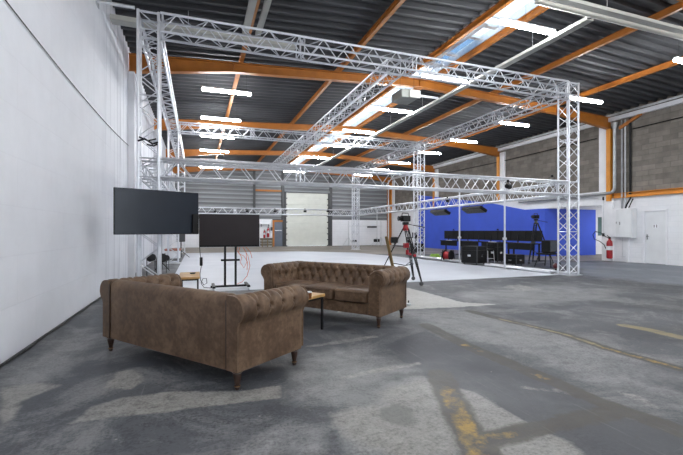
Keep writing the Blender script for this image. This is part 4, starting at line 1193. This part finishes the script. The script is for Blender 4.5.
# cart with black box near the tripod
p = fl(548, 267.5); t = thing('equipment_cart', 'black cart with splayed legs behind front right tower', 'cart', (p.x + .1, p.y + .1, 0), .3)
b = MB(); b.rbox(-.32, .32, -.25, .25, .44, .49, .01, 1); b.build('cart_top', 'black', t, False)
for sx in (-1, 1):
    for sy in (-1, 1):
        b = MB(); b.tube([(sx * .24, sy * .18, .44), (sx * .36, sy * .28, .02)], .018, 6); b.build('leg', 'black_metal', t)
b = MB(); b.tube([(-.34, -.25, .10), (.34, -.25, .10)], .012, 6); b.tube([(-.34, .25, .10), (.34, .25, .10)], .012, 6); b.build('brace', 'black_metal', t)
t = thing('production_monitor', 'black boxy monitor standing on the splayed cart', 'monitor', (p.x + .16, p.y + .1, .49), .3)
b = MB(); b.rbox(-.26, .26, -.15, .15, .02, .44, .012, 1); b.build('housing', 'black', t, False)
b = MB(); b.box(-.24, .24, -.156, -.15, .05, .42); b.build('screen', 'screen', t, False)
b = MB(); b.box(-.2, .2, -.12, .12, 0, .02); b.build('foot', 'black', t, False)
# cable reel, green coil, stool
p = fl(448, 261.2); t = thing('cable_reel', 'red and black cable reel on floor before far desks', 'cable reel', (p.x, p.y, 0), .4)
b = MB(); b.lathe([(.02, -.16), (.21, -.16), (.21, -.135), (.02, -.135)], (0, 0, .24), 20, Matrix.Rotation(PI / 2, 3, 'X')); b.lathe([(.02, .135), (.21, .135), (.21, .16), (.02, .16)], (0, 0, .24), 20, Matrix.Rotation(PI / 2, 3, 'X')); b.build('flange', 'black', t)
b = MB(); b.lathe([(.02, -.13), (.16, -.13), (.16, .13), (.02, .13)], (0, 0, .24), 20, Matrix.Rotation(PI / 2, 3, 'X')); b.build('wound_cable', 'red', t)
b = MB(); b.tube([(-.2, -.2, .02), (-.12, -.18, .46), (.12, -.18, .46), (.2, -.2, .02)], .014, 6); b.tube([(-.2, .2, .02), (-.12, .18, .46), (.12, .18, .46), (.2, .2, .02)], .014, 6); b.build('frame', 'black_metal', t)
p = fl(435, 257.6); t = thing('cable_coil', 'yellow green coiled cable on floor beside middle right tower', 'cable', (p.x, p.y, 0))
b = MB()
for k in range(4):
    r = .26 - .03 * k; b.tube([(r * math.cos(A * PI / 12), r * math.sin(A * PI / 12), .03 + .04 * k + .01 * math.sin(A)) for A in range(25)], .024, 6)
b.build('coil', 'green', t)
p = fl(487, 262.5); t = thing('stool', 'backless stool with pale thin legs before the operator desks', 'stool', (p.x, p.y, 0), .2)
b = MB(); b.rbox(-.22, .22, -.22, .22, .48, .55, .02, 2); b.build('seat', 'black', t, False)
for sx in (-1, 1):
    for sy in (-1, 1):
        b = MB(); b.tube([(sx * .17, sy * .17, .48), (sx * .2, sy * .2, .0)], .014, 6); b.build('leg', 'alu', t)
b = MB(); b.tube([(-.19, -.19, .16), (.19, -.19, .16), (.19, .19, .16), (-.19, .19, .16), (-.19, -.19, .16)], .010, 6); b.build('foot_ring', 'alu', t)
t = thing('rigging_ball', 'dark red round weight hanging low in front right tower', 'weight', (9.93, 8.98, .0))
b = MB(); b.lathe([(.01, .14), (.06, .16), (.085, .22), (.06, .28), (.015, .31)], (0, 0, 0), 16); M['maroon'] = simple('dark_red_plastic', (.10, .015, .02), .4, 0, .2, 6); b.build('ball', 'maroon', t)
b = MB(); b.tube([(0, 0, .0), (0, 0, .15)], .02, 8); b.build('stem', 'black_metal', t)

# ================================================================== LEFT SIDE CLUTTER BEHIND THE BIG SCREEN
def floor_lamp_can(label, px, py, Y, s=1.0):
    p = onY(px, py, Y); t = thing('floor_spotlight', label, 'spotlight', (p.x, Y, max(.0, p.z)), .5); t.location.z = 0
    zc = max(.14, p.z)
    b = MB(); b.lathe([(.05 * s, -.10), (.09 * s, -.08), (.10 * s, .10), (.095 * s, .11)], (0, 0, zc), 14, Matrix.Rotation(PI / 2.4, 3, 'X')); b.build('can', 'black', t)
    b = MB(); b.tube([(-.11 * s, 0, zc), (-.11 * s, 0, .012), (.11 * s, 0, .012), (.11 * s, 0, zc)], .012, 6); b.build('floor_bracket', 'black_metal', t)
floor_lamp_can('black floor spotlight left of front tower behind sofa', 151, 258, 12.2)
floor_lamp_can('black floor spotlight right behind front left tower', 161.5, 258.5, 12.8, 1.3)
floor_lamp_can('black floor spotlight nearest the middle left tower', 165.5, 258.5, 14.3)
t = thing('light_stand', 'dark upright lamp stand behind front left tower', 'stand', (0, 0, 0)); p = onY(161, 262, 13.6); t.location = (p.x, 13.6, 0)
b = MB(); b.tube([(0, 0, .03), (0, 0, 1.75)], .03, 8); b.build('upright', 'black_metal', t)
b = MB()
for A in (.3, 2.4, 4.5): b.tube([(0, 0, .3), (.25 * math.cos(A), .25 * math.sin(A), .015)], .014, 6)
b.build('feet', 'black_metal', t)
b = MB(); b.rbox(-.1, .1, -.1, .1, 1.55, 1.8, .02, 1); b.build('lamp_head', 'black', t)
p = onY(181, 262, 18.4)
t = thing('tool_cart', 'small pale cart with reddish board top beside white stage left edge', 'cart', (min(p.x, -.97), 18.4, 0))
b = MB(); b.rbox(-.28, .28, -.3, .3, .10, .42, .01, 1); b.build('cart_body', 'white_paint', t, False)
M['redwood'] = simple('reddish_board', (.38, .15, .11), .5, 0, .2, 5)
b = MB(); b.rbox(-.32, .32, -.34, .34, .44, .50, .006, 1); b.box(-.3, .3, -.32, .32, .42, .44); b.build('cart_top', 'redwood', t, False)
for sx in (-.22, .22):
    for sy in (-.24, .24):
        m = MB(); m.lathe([(.004, -.02), (.045, -.02), (.05, 0), (.045, .02), (.004, .02)], (sx, sy, .05), 10, Matrix.Rotation(PI / 2, 3, 'X')); m.build('caster', 'dark_grey', t)
p = onY(181, 240, 20.0)
t = thing('speaker_stand', 'dark loudspeaker on thin stand far left behind screens', 'loudspeaker', (p.x, 20.0, 0))
b = MB(); b.rbox(-.18, .18, -.18, .18, .75, 1.35, .02, 1); b.build('cabinet', 'dark_grey', t, False)
b = MB(); b.tube([(0, 0, .04), (0, 0, .76)], .025, 8); b.build('pole', 'black_metal', t)
b = MB()
for A in (.3, 2.4, 4.5): b.tube([(0, 0, .35), (.38 * math.cos(A), .38 * math.sin(A), .015)], .014, 6)
b.build('feet', 'black_metal', t)

# ================================================================== WORLD, CAMERA, VIEW
wd = bpy.data.worlds.new('sky'); bpy.context.scene.world = wd; wd.use_nodes = True
nt = wd.node_tree; nt.nodes.clear()
bg = nt.nodes.new('ShaderNodeBackground'); bg.inputs['Color'].default_value = (.86, .93, 1.0, 1); bg.inputs['Strength'].default_value = 1.7
wo = nt.nodes.new('ShaderNodeOutputWorld'); nt.links.new(bg.outputs[0], wo.inputs['Surface'])
cd = bpy.data.cameras.new('camera'); cam = bpy.data.objects.new('camera', cd); C.objects.link(cam)
cam.location = (0, 0, EYE); cam.rotation_euler = (PI / 2, 0, -YAW)
cd.sensor_width = 36; cd.lens = F / 683 * 36; cd.shift_y = (CY - 227.5) / 683; cd.clip_start = .05; cd.clip_end = 200
sc = bpy.context.scene; sc.camera = cam
sc.view_settings.view_transform = 'Standard'; sc.view_settings.look = 'None'; sc.view_settings.gamma = 1
sc.view_settings.use_curve_mapping = False; sc.view_settings.exposure = 1.35
sc.cycles.max_bounces = 8; sc.cycles.diffuse_bounces = 5
